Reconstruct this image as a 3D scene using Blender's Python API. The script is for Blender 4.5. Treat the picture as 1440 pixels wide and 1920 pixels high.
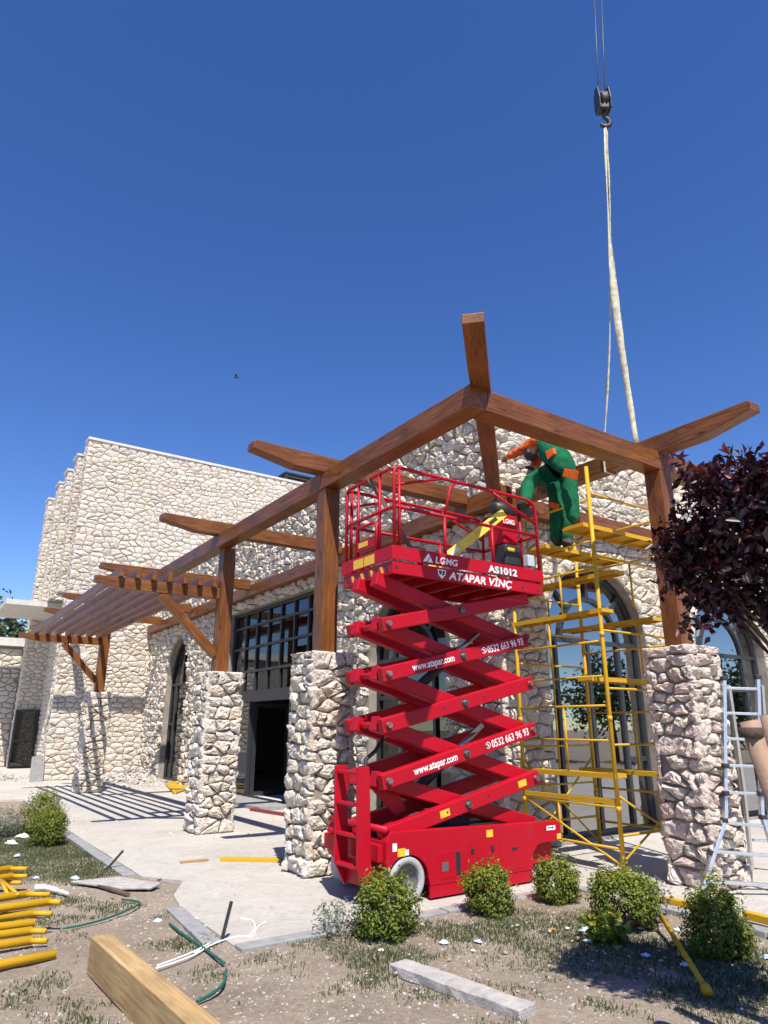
import bpy, bmesh, math, random
import numpy as np
from mathutils import Vector, Matrix, noise as mnoise
R = math.radians
rng = random.Random(7)
for o in list(bpy.data.objects): bpy.data.objects.remove(o)
scn = bpy.context.scene
col = scn.collection

# ------------------------------------------------------------------ camera, sky, sun, exposure
FPX, PITCH, EYE = 1280.0, R(17.5), 1.6
cam_d = bpy.data.cameras.new('camera'); cam = bpy.data.objects.new('camera', cam_d); col.objects.link(cam)
cam_d.sensor_fit = 'VERTICAL'; cam_d.sensor_height = 24.0; cam_d.lens = 24.0*FPX/1920.0
cam_d.clip_end = 3000; cam_d.clip_start = 0.05
cam.location = (0, 0, EYE); cam.rotation_euler = (R(90)+PITCH, 0, 0)
scn.camera = cam
scn.render.resolution_x, scn.render.resolution_y = 768, 1024

SUN_EL = R(57); SUN_H = Vector((-0.22, 0.975, 0)).normalized()       # direction the light travels
world = bpy.data.worlds.new('World'); scn.world = world; world.use_nodes = True
wn = world.node_tree.nodes; wl = world.node_tree.links
bg = wn['Background']; sky = wn.new('ShaderNodeTexSky'); sky.sky_type = 'NISHITA'
sky.sun_disc = False; sky.sun_elevation = SUN_EL
sky.sun_rotation = math.atan2(-SUN_H.x, -SUN_H.y)
sky.altitude = 2000; sky.air_density = 1.0; sky.dust_density = 0.0; sky.ozone_density = 1.4
hs = wn.new('ShaderNodeHueSaturation'); hs.inputs['Saturation'].default_value = 1.27; hs.inputs['Hue'].default_value = 0.5135
wl.new(sky.outputs[0], hs.inputs['Color']); wl.new(hs.outputs[0], bg.inputs[0])
bg.inputs[1].default_value = 0.126
sd = bpy.data.lights.new('sun', 'SUN'); sun = bpy.data.objects.new('sun', sd); col.objects.link(sun)
sd.energy = 5.0; sd.angle = R(0.5); sd.color = (1.0, 0.94, 0.85)
sun.rotation_euler = Vector((SUN_H.x*math.cos(SUN_EL), SUN_H.y*math.cos(SUN_EL), -math.sin(SUN_EL))).to_track_quat('-Z', 'Y').to_euler()
sun.location = (6, -12, 20)
vs = scn.view_settings; vs.view_transform = 'Standard'; vs.look = 'None'; vs.gamma = 1.0; vs.exposure = 0.6
vs.use_curve_mapping = False

# ------------------------------------------------------------------ frames: world <-> terrace frame (t, s, z) <-> pixels
OX, OY, FR = -0.85, 8.4, R(34.3)
BX, BY = math.cos(FR), math.sin(FR)
def W(t, s, z=0.0): return Vector((OX+t*BX-s*BY, OY+t*BY+s*BX, z))
def TS(w): dx, dy = w[0]-OX, w[1]-OY; return (dx*BX+dy*BY, -dx*BY+dy*BX, w[2])
def ray(x, y):
    u = (960-y)/FPX
    return Vector(((x-720)/FPX, math.cos(PITCH)-u*math.sin(PITCH), math.sin(PITCH)+u*math.cos(PITCH)))
def G(x, y, z=0.0):
    d = ray(x, y); k = (z-EYE)/d.z
    return Vector((k*d.x, k*d.y, z))
def atY(x, y, Y):
    d = ray(x, y); k = Y/d.y
    return Vector((k*d.x, Y, EYE+k*d.z))
def ONT(x, y, t):
    d = ray(x, y); c = TS((0, 0, EYE)); k = (t-c[0])/(d.x*BX+d.y*BY)
    return Vector(TS((k*d.x, k*d.y, EYE+k*d.z)))
def PROJ(w):
    v = Vector(w)-Vector((0, 0, EYE)); dep = v.y*math.cos(PITCH)+v.z*math.sin(PITCH)
    up = -v.y*math.sin(PITCH)+v.z*math.cos(PITCH)
    if dep < .1: return (-9999, -9999, .1)
    return (720+FPX*v.x/dep, 960-FPX*up/dep, dep)

# ------------------------------------------------------------------ materials
MATS = {}
def newmat(name):
    m = bpy.data.materials.new(name); m.use_nodes = True; MATS[name] = m
    n = m.node_tree.nodes; return m, n, m.node_tree.links, n['Principled BSDF']
def ramp(n, stops):
    r = n.new('ShaderNodeValToRGB'); e = r.color_ramp.elements
    while len(e) < len(stops): e.new(0.5)
    for k, (p, c) in enumerate(stops): e[k].position = p; e[k].color = (*c, 1)
    return r
def noise(n, l, vec, scale, detail=4, rough=.55, dist=0):
    t = n.new('ShaderNodeTexNoise'); t.inputs['Scale'].default_value = scale; t.inputs['Detail'].default_value = detail
    t.inputs['Roughness'].default_value = rough; t.inputs['Distortion'].default_value = dist
    if vec is not None: l.new(vec, t.inputs['Vector'])
    return t
def mixc(n, l, fac, a, b, mode='MIX'):
    m = n.new('ShaderNodeMix'); m.data_type = 'RGBA'; m.blend_type = mode
    for sock, v in ((0, fac), (6, a), (7, b)):
        if hasattr(v, 'links') or isinstance(v, bpy.types.NodeSocket): l.new(v, m.inputs[sock])
        elif sock == 0: m.inputs[0].default_value = v
        else: m.inputs[sock].default_value = (*v, 1)
    return m.outputs[2]
def bump(n, l, h, strength, dist, bsdf):
    b = n.new('ShaderNodeBump'); b.inputs['Strength'].default_value = strength; b.inputs['Distance'].default_value = dist
    l.new(h, b.inputs['Height']); l.new(b.outputs[0], bsdf.inputs['Normal'])
def objco(n): return n.new('ShaderNodeTexCoord').outputs['Object']
def attr(n, name): a = n.new('ShaderNodeAttribute'); a.attribute_name = name; return a

def mat_plain(name, c, rough=.6, metal=0, var=.12, nscale=9, bmp=0.0, spec=.5):
    m, n, l, p = newmat(name)
    t = noise(n, l, objco(n), nscale, 5)
    r = ramp(n, [(.3, tuple(x*(1-var) for x in c)), (.7, tuple(min(1, x*(1+var)) for x in c))])
    l.new(t.outputs[0], r.inputs[0]); l.new(r.outputs[0], p.inputs['Base Color'])
    p.inputs['Roughness'].default_value = rough; p.inputs['Metallic'].default_value = metal
    p.inputs['Specular IOR Level'].default_value = spec
    if bmp:
        t2 = noise(n, l, objco(n), nscale*6, 4); bump(n, l, t2.outputs[0], bmp, .01, p)
    return m
def mat_stone(name, stops, tint):
    m, n, l, p = newmat(name)
    a = attr(n, 'rnd'); co = objco(n)
    r = ramp(n, stops); l.new(a.outputs['Fac'], r.inputs[0])
    t = noise(n, l, co, 7, 6, .6); t2 = noise(n, l, co, 38, 5, .65)
    c = mixc(n, l, t.outputs[0], r.outputs[0], tint, 'MIX')
    r2 = ramp(n, [(.28, (.62, .58, .54)), (.5, (1, 1, 1)), (.8, (1.0, .98, .94))]); l.new(t2.outputs[0], r2.inputs[0])
    mm = n.new('ShaderNodeMath'); mm.operation = 'MULTIPLY'; mm.inputs[1].default_value = .55; l.new(t.outputs[0], mm.inputs[0])
    c = mixc(n, l, mm.outputs[0], r.outputs[0], tint)
    c = mixc(n, l, .85, c, r2.outputs[0], 'MULTIPLY')
    l.new(c, p.inputs['Base Color']); p.inputs['Roughness'].default_value = .9; p.inputs['Specular IOR Level'].default_value = .25
    v = n.new('ShaderNodeTexVoronoi'); v.inputs['Scale'].default_value = 22; l.new(co, v.inputs['Vector'])
    t3 = noise(n, l, co, 17, 8, .68, .6)
    ad = n.new('ShaderNodeMath'); ad.operation = 'MULTIPLY_ADD'; ad.inputs[1].default_value = .35
    l.new(v.outputs['Distance'], ad.inputs[0]); l.new(t3.outputs[0], ad.inputs[2])
    bump(n, l, ad.outputs[0], 1.0, .045, p)
    return m
STONE = mat_stone('stone_cream', [(0, (.64, .575, .485)), (.2, (.72, .67, .59)), (.42, (.66, .59, .51)), (.6, (.72, .63, .475)), (.75, (.60, .49, .42)), (.88, (.76, .72, .65)), (1, (.52, .455, .39))], (.70, .635, .545))
STONEP = mat_stone('stone_pink', [(0, (.66, .57, .48)), (.2, (.72, .65, .57)), (.42, (.63, .50, .43)), (.6, (.69, .60, .48)), (.78, (.55, .40, .36)), (.9, (.75, .69, .62)), (1, (.58, .48, .42))], (.69, .61, .52))
MORTAR = mat_plain('mortar', (.27, .24, .205), .95, 0, .2, 6, .6, .2)  # mortar greys darkened to carry some of the shade between stones
MORTARL = mat_plain('pale_mortar', (.33, .30, .265), .95, 0, .2, 6, .6, .2)
COPING = mat_plain('coping_stone', (.40, .37, .33), .9, 0, .15, 6, .5, .2)
CONC = mat_plain('concrete', (.55, .53, .50), .9, 0, .12, 5, .5, .25)
SLABC = mat_plain('rough_slab', (.40, .375, .35), .95, 0, .22, 14, .9, .2)
KERB = mat_plain('kerb_concrete', (.27, .27, .27), .9, 0, .16, 9, .5, .25)

def mat_wood(name, dark, mid, light, rough=.42, gl=1.0):
    m, n, l, p = newmat(name)
    a = attr(n, 'gc'); oi = n.new('ShaderNodeObjectInfo')
    mp = n.new('ShaderNodeMapping'); mp.inputs['Scale'].default_value = (.9, 11, 11); l.new(a.outputs['Vector'], mp.inputs['Vector'])
    cb = n.new('ShaderNodeCombineXYZ'); mu = n.new('ShaderNodeMath'); mu.operation = 'MULTIPLY'; mu.inputs[1].default_value = 37
    l.new(oi.outputs['Random'], mu.inputs[0]); l.new(mu.outputs[0], cb.inputs[0]); l.new(mu.outputs[0], cb.inputs[1]); l.new(cb.outputs[0], mp.inputs['Location'])
    t = noise(n, l, mp.outputs[0], 2.2, 7, .62, 1.2); t2 = noise(n, l, a.outputs['Vector'], 2.1, 3, .5)
    r = ramp(n, [(.28, dark), (.48, mid), (.72, light)]); l.new(t.outputs[0], r.inputs[0])
    r2 = ramp(n, [(.3, (.62, .58, .55)), (.6, (1.05, 1.03, 1.0))]); l.new(t2.outputs[0], r2.inputs[0])
    c = mixc(n, l, .8, r.outputs[0], r2.outputs[0], 'MULTIPLY')
    mpf = n.new('ShaderNodeMapping'); mpf.inputs['Scale'].default_value = (1.6, 75, 75); l.new(a.outputs['Vector'], mpf.inputs['Vector']); l.new(cb.outputs[0], mpf.inputs['Location'])
    tf = noise(n, l, mpf.outputs[0], 1.0, 4, .6, .4); rf = ramp(n, [(.3, (.68, .64, .6)), (.55, (1, 1, 1)), (.75, (1.1, 1.08, 1.05))]); l.new(tf.outputs[0], rf.inputs[0])
    c = mixc(n, l, .8, c, rf.outputs[0], 'MULTIPLY')
    # knots
    v = n.new('ShaderNodeTexVoronoi'); v.inputs['Scale'].default_value = 2.3; v.feature = 'F1'
    mp2 = n.new('ShaderNodeMapping'); mp2.inputs['Scale'].default_value = (.55, 2.2, 2.2); l.new(a.outputs['Vector'], mp2.inputs['Vector']); l.new(cb.outputs[0], mp2.inputs['Location'])
    l.new(mp2.outputs[0], v.inputs['Vector'])
    kr = ramp(n, [(.0, (1, 1, 1)), (.07, (.6, .6, .6)), (.12, (0, 0, 0))]); l.new(v.outputs['Distance'], kr.inputs[0])
    c = mixc(n, l, kr.outputs[0], c, tuple(x*.55 for x in dark))
    l.new(c, p.inputs['Base Color']); p.inputs['Roughness'].default_value = rough; p.inputs['Specular IOR Level'].default_value = .4
    bump(n, l, t.outputs[0], .25, .006, p)
    return m
WOOD = mat_wood('stained_timber', (.080, .026, .006), (.178, .062, .014), (.27, .108, .030))
RAWWOOD = mat_wood('raw_timber', (.30, .19, .085), (.42, .285, .13), (.52, .385, .20), .75)
WOODEND = mat_plain('timber_end', (.40, .24, .10), .7, 0, .2, 30)

def mat_paint(name, c, rough=.38, dirt=(.3, .2, .17), amt=.35, scale=6, edge=True):
    m, n, l, p = newmat(name)
    co = objco(n); t = noise(n, l, co, scale, 8, .7); t2 = noise(n, l, co, scale*9, 4, .7)
    r = ramp(n, [(.56, (0, 0, 0)), (.72, (amt, amt, amt))]); l.new(t.outputs[0], r.inputs[0])
    r2 = ramp(n, [(.62, (0, 0, 0)), (.7, (amt, amt, amt))]); l.new(t2.outputs[0], r2.inputs[0])
    c1 = mixc(n, l, r.outputs[0], c, tuple(.75*a+.25*b for a, b in zip(c, dirt)))
    c1 = mixc(n, l, r2.outputs[0], c1, dirt)
    l.new(c1, p.inputs['Base Color'])
    rr = n.new('ShaderNodeMath'); rr.operation = 'MULTIPLY_ADD'; rr.inputs[1].default_value = .3; rr.inputs[2].default_value = rough-.1
    l.new(t.outputs[0], rr.inputs[0]); l.new(rr.outputs[0], p.inputs['Roughness'])
    p.inputs['Specular IOR Level'].default_value = .3
    bump(n, l, t2.outputs[0], .12, .005, p)
    return m
RED = mat_paint('red_paint', (.40, .0012, .013), .44, (.22, .06, .055), .55, 5)
YEL = mat_paint('yellow_paint', (.55, .315, .013), .45, (.26, .14, .05), .75, 9)
BLACK = mat_plain('black_rubber', (.018, .018, .02), .6)
DARK = mat_plain('dark_metal_frame', (.028, .03, .034), .45)
STEEL = mat_plain('steel', (.42, .43, .45), .35, .9, .1, 20)
ALU = mat_plain('aluminium', (.62, .64, .66), .38, .85, .12, 25)
CHROME = mat_plain('pin_steel', (.30, .27, .27), .4, .8, .3, 40)
RIM = mat_plain('wheel_rim', (.16, .16, .16), .6, .2, .2, 15)
TYRE = mat_plain('grey_tyre', (.34, .35, .35), .8, 0, .15, 12, .3)
WHITE = mat_plain('white_lettering', (.78, .78, .78), .5, 0, .04)
STICK = mat_plain('yellow_sticker', (.78, .47, .03), .5, 0, .08, 30)
HAZB = mat_plain('hazard_black', (.02, .02, .02), .5)
LEVELY = mat_plain('level_yellow', (.75, .58, .06), .45)
PLASTICB = mat_plain('black_plastic', (.025, .025, .028), .5)
GREYB = mat_plain('grey_box', (.45, .5, .55), .5)
STICKW = mat_plain('weathered_stick', (.12, .085, .06), .8, 0, .3, 20)
SLING = mat_plain('sling_webbing', (.52, .49, .36), .9, 0, .35, 14, .4)
CABLE = mat_plain('cable_steel', (.06, .065, .075), .5, .3)
LITTER = mat_plain('litter_plastic', (.52, .66, .80), .45, 0, .2, 30)
LITTERW = mat_plain('litter_white', (.75, .75, .72), .6, 0, .15, 30)
ORANGE = mat_plain('orange_peel', (.62, .19, .03), .6)
HOSE = mat_plain('green_hose', (.012, .10, .075), .5)
CABW = mat_plain('white_cable', (.72, .72, .70), .5)
GREEN = mat_plain('green_workwear', (.007, .115, .05), .85, 0, .25, 14, .35, .2)
ORCLO = mat_plain('orange_workwear', (.72, .13, .025), .85, 0, .2, 14, .35, .2)
SKIN = mat_plain('skin', (.42, .23, .15), .6, 0, .06)
BOOT = mat_plain('boot', (.05, .042, .038), .7)
HAIR = mat_plain('dark_hair', (.02, .016, .014), .8)
BARK = mat_plain('bark', (.10, .07, .055), .9, 0, .3, 14, .8, .2)
STAKE = mat_plain('wrapped_stake', (.30, .19, .125), .75, 0, .2, 8, .4)
ROOM = mat_plain('room_plaster', (.32, .31, .29), .9, 0, .1)

def mat_glass(name, tint, refl, fk=1.2):
    m, n, l, p = newmat(name); n.remove(p)
    tr = n.new('ShaderNodeBsdfTransparent'); tr.inputs[0].default_value = (*tint, 1)
    gl = n.new('ShaderNodeBsdfGlossy'); gl.inputs['Roughness'].default_value = .015; gl.inputs[0].default_value = (.93, .97, 1.0, 1)
    t = noise(n, l, objco(n), .9, 2); b = n.new('ShaderNodeBump'); b.inputs['Strength'].default_value = .012; b.inputs['Distance'].default_value = .1
    l.new(t.outputs[0], b.inputs['Height']); l.new(b.outputs[0], gl.inputs['Normal'])
    lw = n.new('ShaderNodeFresnel'); lw.inputs[0].default_value = 1.5
    md = n.new('ShaderNodeMath'); md.operation = 'MULTIPLY_ADD'; md.inputs[1].default_value = fk; md.inputs[2].default_value = refl; md.use_clamp = True
    l.new(lw.outputs[0], md.inputs[0])
    mx = n.new('ShaderNodeMixShader'); l.new(md.outputs[0], mx.inputs[0]); l.new(tr.outputs[0], mx.inputs[1]); l.new(gl.outputs[0], mx.inputs[2])
    l.new(mx.outputs[0], n['Material Output'].inputs[0])
    return m
GLASS = mat_glass('tinted_glass', (.20, .23, .25), .30)
GLASSD = mat_glass('dark_tinted_glass', (.14, .16, .17), .06, .7)

def mat_leaf(name, stops, rough=.5, trans=.3, spec=.4):
    m, n, l, p = newmat(name)
    a = attr(n, 'rnd'); r = ramp(n, stops); l.new(a.outputs['Fac'], r.inputs[0])
    l.new(r.outputs[0], p.inputs['Base Color']); p.inputs['Roughness'].default_value = rough; p.inputs['Specular IOR Level'].default_value = spec
    tl = n.new('ShaderNodeBsdfTranslucent'); l.new(r.outputs[0], tl.inputs[0])
    mx = n.new('ShaderNodeMixShader'); mx.inputs[0].default_value = trans
    l.new(p.outputs[0], mx.inputs[1]); l.new(tl.outputs[0], mx.inputs[2]); l.new(mx.outputs[0], n['Material Output'].inputs[0])
    return m
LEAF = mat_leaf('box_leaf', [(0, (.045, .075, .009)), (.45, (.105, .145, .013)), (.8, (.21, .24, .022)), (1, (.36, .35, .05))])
PLUM = mat_leaf('plum_leaf', [(0, (.012, .004, .008)), (.5, (.032, .008, .013)), (.85, (.075, .013, .018)), (1, (.17, .025, .022))], .42, .25, .5)
GRASSM = mat_leaf('grass_blade', [(0, (.06, .078, .034)), (.45, (.10, .125, .055)), (.75, (.16, .17, .08)), (1, (.32, .29, .18))], .7, .25, .2)
GREYLEAF = mat_leaf('grey_leaf', [(0, (.09, .11, .075)), (.6, (.16, .19, .13)), (1, (.28, .31, .23))], .7, .2, .2)
FARLEAF = mat_leaf('far_leaf', [(0, (.02, .04, .012)), (.6, (.04, .075, .02)), (1, (.08, .12, .035))])

def mat_soil():
    m, n, l, p = newmat('dry_soil'); co = objco(n)
    t = noise(n, l, co, .9, 6, .6); t2 = noise(n, l, co, 26, 6, .7); t3 = noise(n, l, co, 120, 3, .7)
    r = ramp(n, [(.3, (.24, .19, .145)), (.55, (.345, .285, .22)), (.8, (.43, .365, .295))]); l.new(t.outputs[0], r.inputs[0])
    r2 = ramp(n, [(.3, (.62, .6, .58)), (.52, (1, 1, 1)), (.75, (1.25, 1.22, 1.18))]); l.new(t2.outputs[0], r2.inputs[0])
    c = mixc(n, l, .9, r.outputs[0], r2.outputs[0], 'MULTIPLY')
    r3 = ramp(n, [(.60, (0, 0, 0)), (.68, (.7, .7, .7))]); l.new(t3.outputs[0], r3.inputs[0])
    c = mixc(n, l, r3.outputs[0], c, (.55, .50, .44))
    l.new(c, p.inputs['Base Color']); p.inputs['Roughness'].default_value = .95; p.inputs['Specular IOR Level'].default_value = .15
    ad = n.new('ShaderNodeMath'); ad.operation = 'ADD'; l.new(t2.outputs[0], ad.inputs[0]); l.new(t3.outputs[0], ad.inputs[1])
    bump(n, l, ad.outputs[0], .8, .02, p)
    return m
SOIL = mat_soil()
def mat_pave():
    m, n, l, p = newmat('dusty_concrete'); co = objco(n)
    t = noise(n, l, co, .7, 7, .65, .4); t2 = noise(n, l, co, 14, 7, .72); t3 = noise(n, l, co, 75, 3, .7)
    r = ramp(n, [(.25, (.43, .40, .355)), (.5, (.50, .47, .425)), (.75, (.55, .52, .475))]); l.new(t.outputs[0], r.inputs[0])
    r2 = ramp(n, [(.3, (.74, .72, .70)), (.5, (1, 1, 1))]); l.new(t2.outputs[0], r2.inputs[0])
    c = mixc(n, l, .75, r.outputs[0], r2.outputs[0], 'MULTIPLY')
    r3 = ramp(n, [(.64, (0, 0, 0)), (.7, (.65, .65, .65))]); l.new(t3.outputs[0], r3.inputs[0])
    c = mixc(n, l, r3.outputs[0], c, (.30, .27, .24))
    t4 = noise(n, l, co, 2.6, 9, .75, 1.4); r4 = ramp(n, [(.38, (.90, .89, .88)), (.5, (1, 1, 1)), (.66, (1.08, 1.08, 1.07))]); l.new(t4.outputs[0], r4.inputs[0]); c = mixc(n, l, .9, c, r4.outputs[0], 'MULTIPLY')
    l.new(c, p.inputs['Base Color']); p.inputs['Roughness'].default_value = .95; p.inputs['Specular IOR Level'].default_value = .2
    ad = n.new('ShaderNodeMath'); ad.operation = 'ADD'; l.new(t2.outputs[0], ad.inputs[0]); l.new(t3.outputs[0], ad.inputs[1])
    bump(n, l, ad.outputs[0], .8, .018, p)
    return m
PAVE = mat_pave()

# ------------------------------------------------------------------ mesh building
OFF = {}
def thing(name, label, cat, loc, rotz=0.0, group=None, frame=False, off=None):
    o = bpy.data.objects.new(name, None); col.objects.link(o); o.empty_display_size = .2
    o['label'] = label; o['category'] = cat
    if group: o['group'] = group
    if frame:                       # loc given as (t, s, z); parts are given in terrace-frame coordinates
        o.location = W(*loc); o.rotation_euler = (0, 0, FR); OFF[o] = Vector(loc)
    else:
        o.location = loc; o.rotation_euler = (0, 0, rotz); OFF[o] = Vector((0, 0, 0)) if off is None else Vector(off)
    return o
def tag(o, label, cat=None, group=None, kind=None):
    if label: o['label'] = label
    if cat: o['category'] = cat
    if group: o['group'] = group
    if kind: o['kind'] = kind
    return o

class MB:
    def __init__(s): s.v = []; s.f = []; s.gc = []; s.rnd = []
    def add(s, vs, fs, gc=None, rnd=0.5):
        b = len(s.v); s.v += [tuple(x) for x in vs]; s.f += [tuple(i+b for i in f) for f in fs]
        s.gc += [tuple(x) for x in (gc if gc is not None else vs)]; s.rnd += [rnd]*len(vs)
        return s
    def box(s, x0, x1, y0, y1, z0, z1):
        v = [(x0,y0,z0),(x1,y0,z0),(x1,y1,z0),(x0,y1,z0),(x0,y0,z1),(x1,y0,z1),(x1,y1,z1),(x0,y1,z1)]
        return s.add(v, [(0,3,2,1),(4,5,6,7),(0,1,5,4),(1,2,6,5),(2,3,7,6),(3,0,4,7)])
    def frame3(s, p0, p1, up=(0, 0, 1)):
        p0 = Vector(p0); p1 = Vector(p1); d = p1-p0; L = d.length; d.normalize()
        u = Vector(up)
        if abs(d.dot(u)) > .98: u = Vector((0, 1, 0))
        r = d.cross(u).normalized(); u = r.cross(d).normalized()
        return p0, d, r, u, L
    def bar(s, p0, p1, w, h, up=(0, 0, 1), prof=None):
        """rectangular bar from p0 to p1; prof = list of (along, low, high) for a shaped end"""
        p0, d, r, u, L = s.frame3(p0, p1, up)
        prof = prof or [(0, -h/2, h/2), (L, -h/2, h/2)]
        vs, gc = [], []
        for (a, lo, hi) in prof:
            for (x, y) in ((-w/2, lo), (w/2, lo), (w/2, hi), (-w/2, hi)):
                vs.append(p0+d*a+r*x+u*y); gc.append((a, x, y))
        fs = [(3, 2, 1, 0)]
        for k in range(len(prof)-1):
            b = 4*k
            for j in range(4): fs.append((b+j, b+(j+1) % 4, b+4+(j+1) % 4, b+4+j))
        b = 4*(len(prof)-1); fs.append((b, b+1, b+2, b+3))
        return s.add(vs, fs, gc)
    def tube(s, pts, rad, n=8, cap=True, up=(0, 0, 1)):
        pts = [Vector(p) for p in pts]; m = len(pts)
        rads = rad if isinstance(rad, (list, tuple)) else [rad]*m
        b = len(s.v); vs = []; prev = None
        for i, p in enumerate(pts):
            d = (pts[min(i+1, m-1)]-pts[max(i-1, 0)]).normalized()
            if prev is None:
                u = Vector(up) if abs(d.dot(Vector(up))) < .95 else Vector((1, 0, 0))
                r = d.cross(u).normalized()
            else:
                r = (prev-d*prev.dot(d)).normalized()
            prev = r; u = r.cross(d)
            for k in range(n):
                a = 2*math.pi*k/n; vs.append(p+(r*math.cos(a)+u*math.sin(a))*rads[i])
        fs = []
        for i in range(m-1):
            for k in range(n): fs.append((i*n+k, i*n+(k+1) % n, (i+1)*n+(k+1) % n, (i+1)*n+k))
        if cap: fs.append(tuple(range(n-1, -1, -1))); fs.append(tuple((m-1)*n+k for k in range(n)))
        return s.add(vs, fs)
    def prism(s, poly, axis_vec):
        """poly: list of 3D points (planar), extruded by axis_vec"""
        n = len(poly); a = Vector(axis_vec)
        vs = [Vector(p) for p in poly]+[Vector(p)+a for p in poly]
        fs = [tuple(range(n-1, -1, -1)), tuple(range(n, 2*n))]
        for k in range(n): fs.append((k, (k+1) % n, n+(k+1) % n, n+k))
        return s.add(vs, fs)
    def lathe(s, prof, c, axis='y', n=28, cap=True):
        """prof: (offset along axis, radius)"""
        c = Vector(c); vs = []
        for (o, r) in prof:
            for k in range(n):
                a = 2*math.pi*k/n; x, y = r*math.cos(a), r*math.sin(a)
                vs.append(c+(Vector((x, o, y)) if axis == 'y' else Vector((o, x, y)) if axis == 'x' else Vector((x, y, o))))
        fs = [(i*n+k, i*n+(k+1) % n, (i+1)*n+(k+1) % n, (i+1)*n+k) for i in range(len(prof)-1) for k in range(n)]
        if cap: fs.append(tuple(range(n))); fs.append(tuple((len(prof)-1)*n+k for k in range(n)))
        return s.add(vs, fs)
    def build(s, name, mat, parent=None, smooth=False, bevel=0, off=None):
        me = bpy.data.meshes.new(name)
        o_ = off if off is not None else (OFF.get(parent, Vector((0, 0, 0))) if parent is not None else Vector((0, 0, 0)))
        me.from_pydata([(x-o_[0], y-o_[1], z-o_[2]) for x, y, z in s.v], [], s.f)
        me.materials.append(mat)
        g = me.attributes.new('gc', 'FLOAT_VECTOR', 'POINT'); g.data.foreach_set('vector', np.array(s.gc, dtype=np.float32).ravel())
        g = me.attributes.new('rnd', 'FLOAT', 'POINT'); g.data.foreach_set('value', np.array(s.rnd, dtype=np.float32))
        bm = bmesh.new(); bm.from_mesh(me); bmesh.ops.recalc_face_normals(bm, faces=bm.faces); bm.to_mesh(me); bm.free()
        if smooth: me.polygons.foreach_set('use_smooth', [True]*len(me.polygons))
        o = bpy.data.objects.new(name, me); col.objects.link(o)
        if parent is not None: o.parent = parent; OFF[o] = Vector(o_)
        if bevel:
            b = o.modifiers.new('edge', 'BEVEL'); b.width = bevel; b.segments = 2; b.limit_method = 'ANGLE'; b.angle_limit = R(35)
        return o
def raw(name, mat, parent, V, F, rnd=None, smooth=False, off=None):
    """fast path for big numpy meshes (all faces the same size)"""
    V = np.asarray(V, dtype=np.float32).reshape(-1, 3); F = np.asarray(F, dtype=np.int32); k = F.shape[1]
    o_ = off if off is not None else OFF.get(parent, (0, 0, 0))
    V = V-np.array(o_, dtype=np.float32)
    me = bpy.data.meshes.new(name); me.vertices.add(len(V)); me.vertices.foreach_set('co', V.ravel())
    me.loops.add(F.size); me.loops.foreach_set('vertex_index', F.ravel())
    me.polygons.add(len(F)); me.polygons.foreach_set('loop_start', np.arange(0, F.size, k, dtype=np.int32))
    me.materials.append(mat)
    if rnd is not None:
        g = me.attributes.new('rnd', 'FLOAT', 'POINT'); g.data.foreach_set('value', np.asarray(rnd, dtype=np.float32))
    me.update(calc_edges=True)
    if smooth: me.polygons.foreach_set('use_smooth', [True]*len(me.polygons))
    o = bpy.data.objects.new(name, me); col.objects.link(o)
    if parent is not None: o.parent = parent; OFF[o] = Vector(o_)
    return o
def arc_pts(c, r, a0, a1, n): return [(c[0]+r*math.cos(a0+(a1-a0)*k/n), c[1]+r*math.sin(a0+(a1-a0)*k/n)) for k in range(n+1)]
def lettering(name, txt, size, mat, parent, org, ux, uy, off_n, extr=.002, bold=.0, shear=0.0, width=None):
    cu = bpy.data.curves.new(name, 'FONT'); cu.body = txt; cu.size = size; cu.extrude = extr; cu.offset = bold; cu.shear = shear
    cu.resolution_u = 3; to = bpy.data.objects.new(name, cu); col.objects.link(to)
    dg = bpy.context.evaluated_depsgraph_get(); dg.update()
    me = bpy.data.meshes.new_from_object(to.evaluated_get(dg)); bpy.data.objects.remove(to)
    ux = Vector(ux).normalized(); uy = Vector(uy).normalized(); un = ux.cross(uy)
    xs = [v.co.x for v in me.vertices]; k = 1.0
    if width and xs: k = width/max(1e-6, max(xs)-min(xs))
    x0 = min(xs) if xs else 0
    org = Vector(org)-OFF.get(parent, Vector((0, 0, 0)))
    for v in me.vertices:
        c = v.co.copy(); v.co = org+ux*((c.x-x0)*k)+uy*c.y+un*(c.z+off_n)
    me.materials.clear(); me.materials.append(mat)
    o = bpy.data.objects.new(name, me); col.objects.link(o); o.parent = parent; OFF[o] = OFF.get(parent, Vector((0, 0, 0)))
    return o

# ------------------------------------------------------------------ stone masonry
def clip(poly, nx, ny, c):
    out = []; n = len(poly)
    for i in range(n):
        a = poly[i]; b = poly[(i+1) % n]; da = nx*a[0]+ny*a[1]-c; db = nx*b[0]+ny*b[1]-c
        if da <= 0: out.append(a)
        if (da < 0 < db) or (db < 0 < da):
            k = da/(da-db); out.append((a[0]+(b[0]-a[0])*k, a[1]+(b[1]-a[1])*k))
    return out
def closest_on(poly, p):
    best = None
    for i in range(len(poly)):
        a = poly[i]; b = poly[(i+1) % len(poly)]; ex, ey = b[0]-a[0], b[1]-a[1]
        L = ex*ex+ey*ey+1e-12; k = max(0, min(1, ((p[0]-a[0])*ex+(p[1]-a[1])*ey)/L))
        q = (a[0]+ex*k, a[1]+ey*k); d = (p[0]-q[0])**2+(p[1]-q[1])**2
        if best is None or d < best[0]: best = (d, q)
    return best
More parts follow.
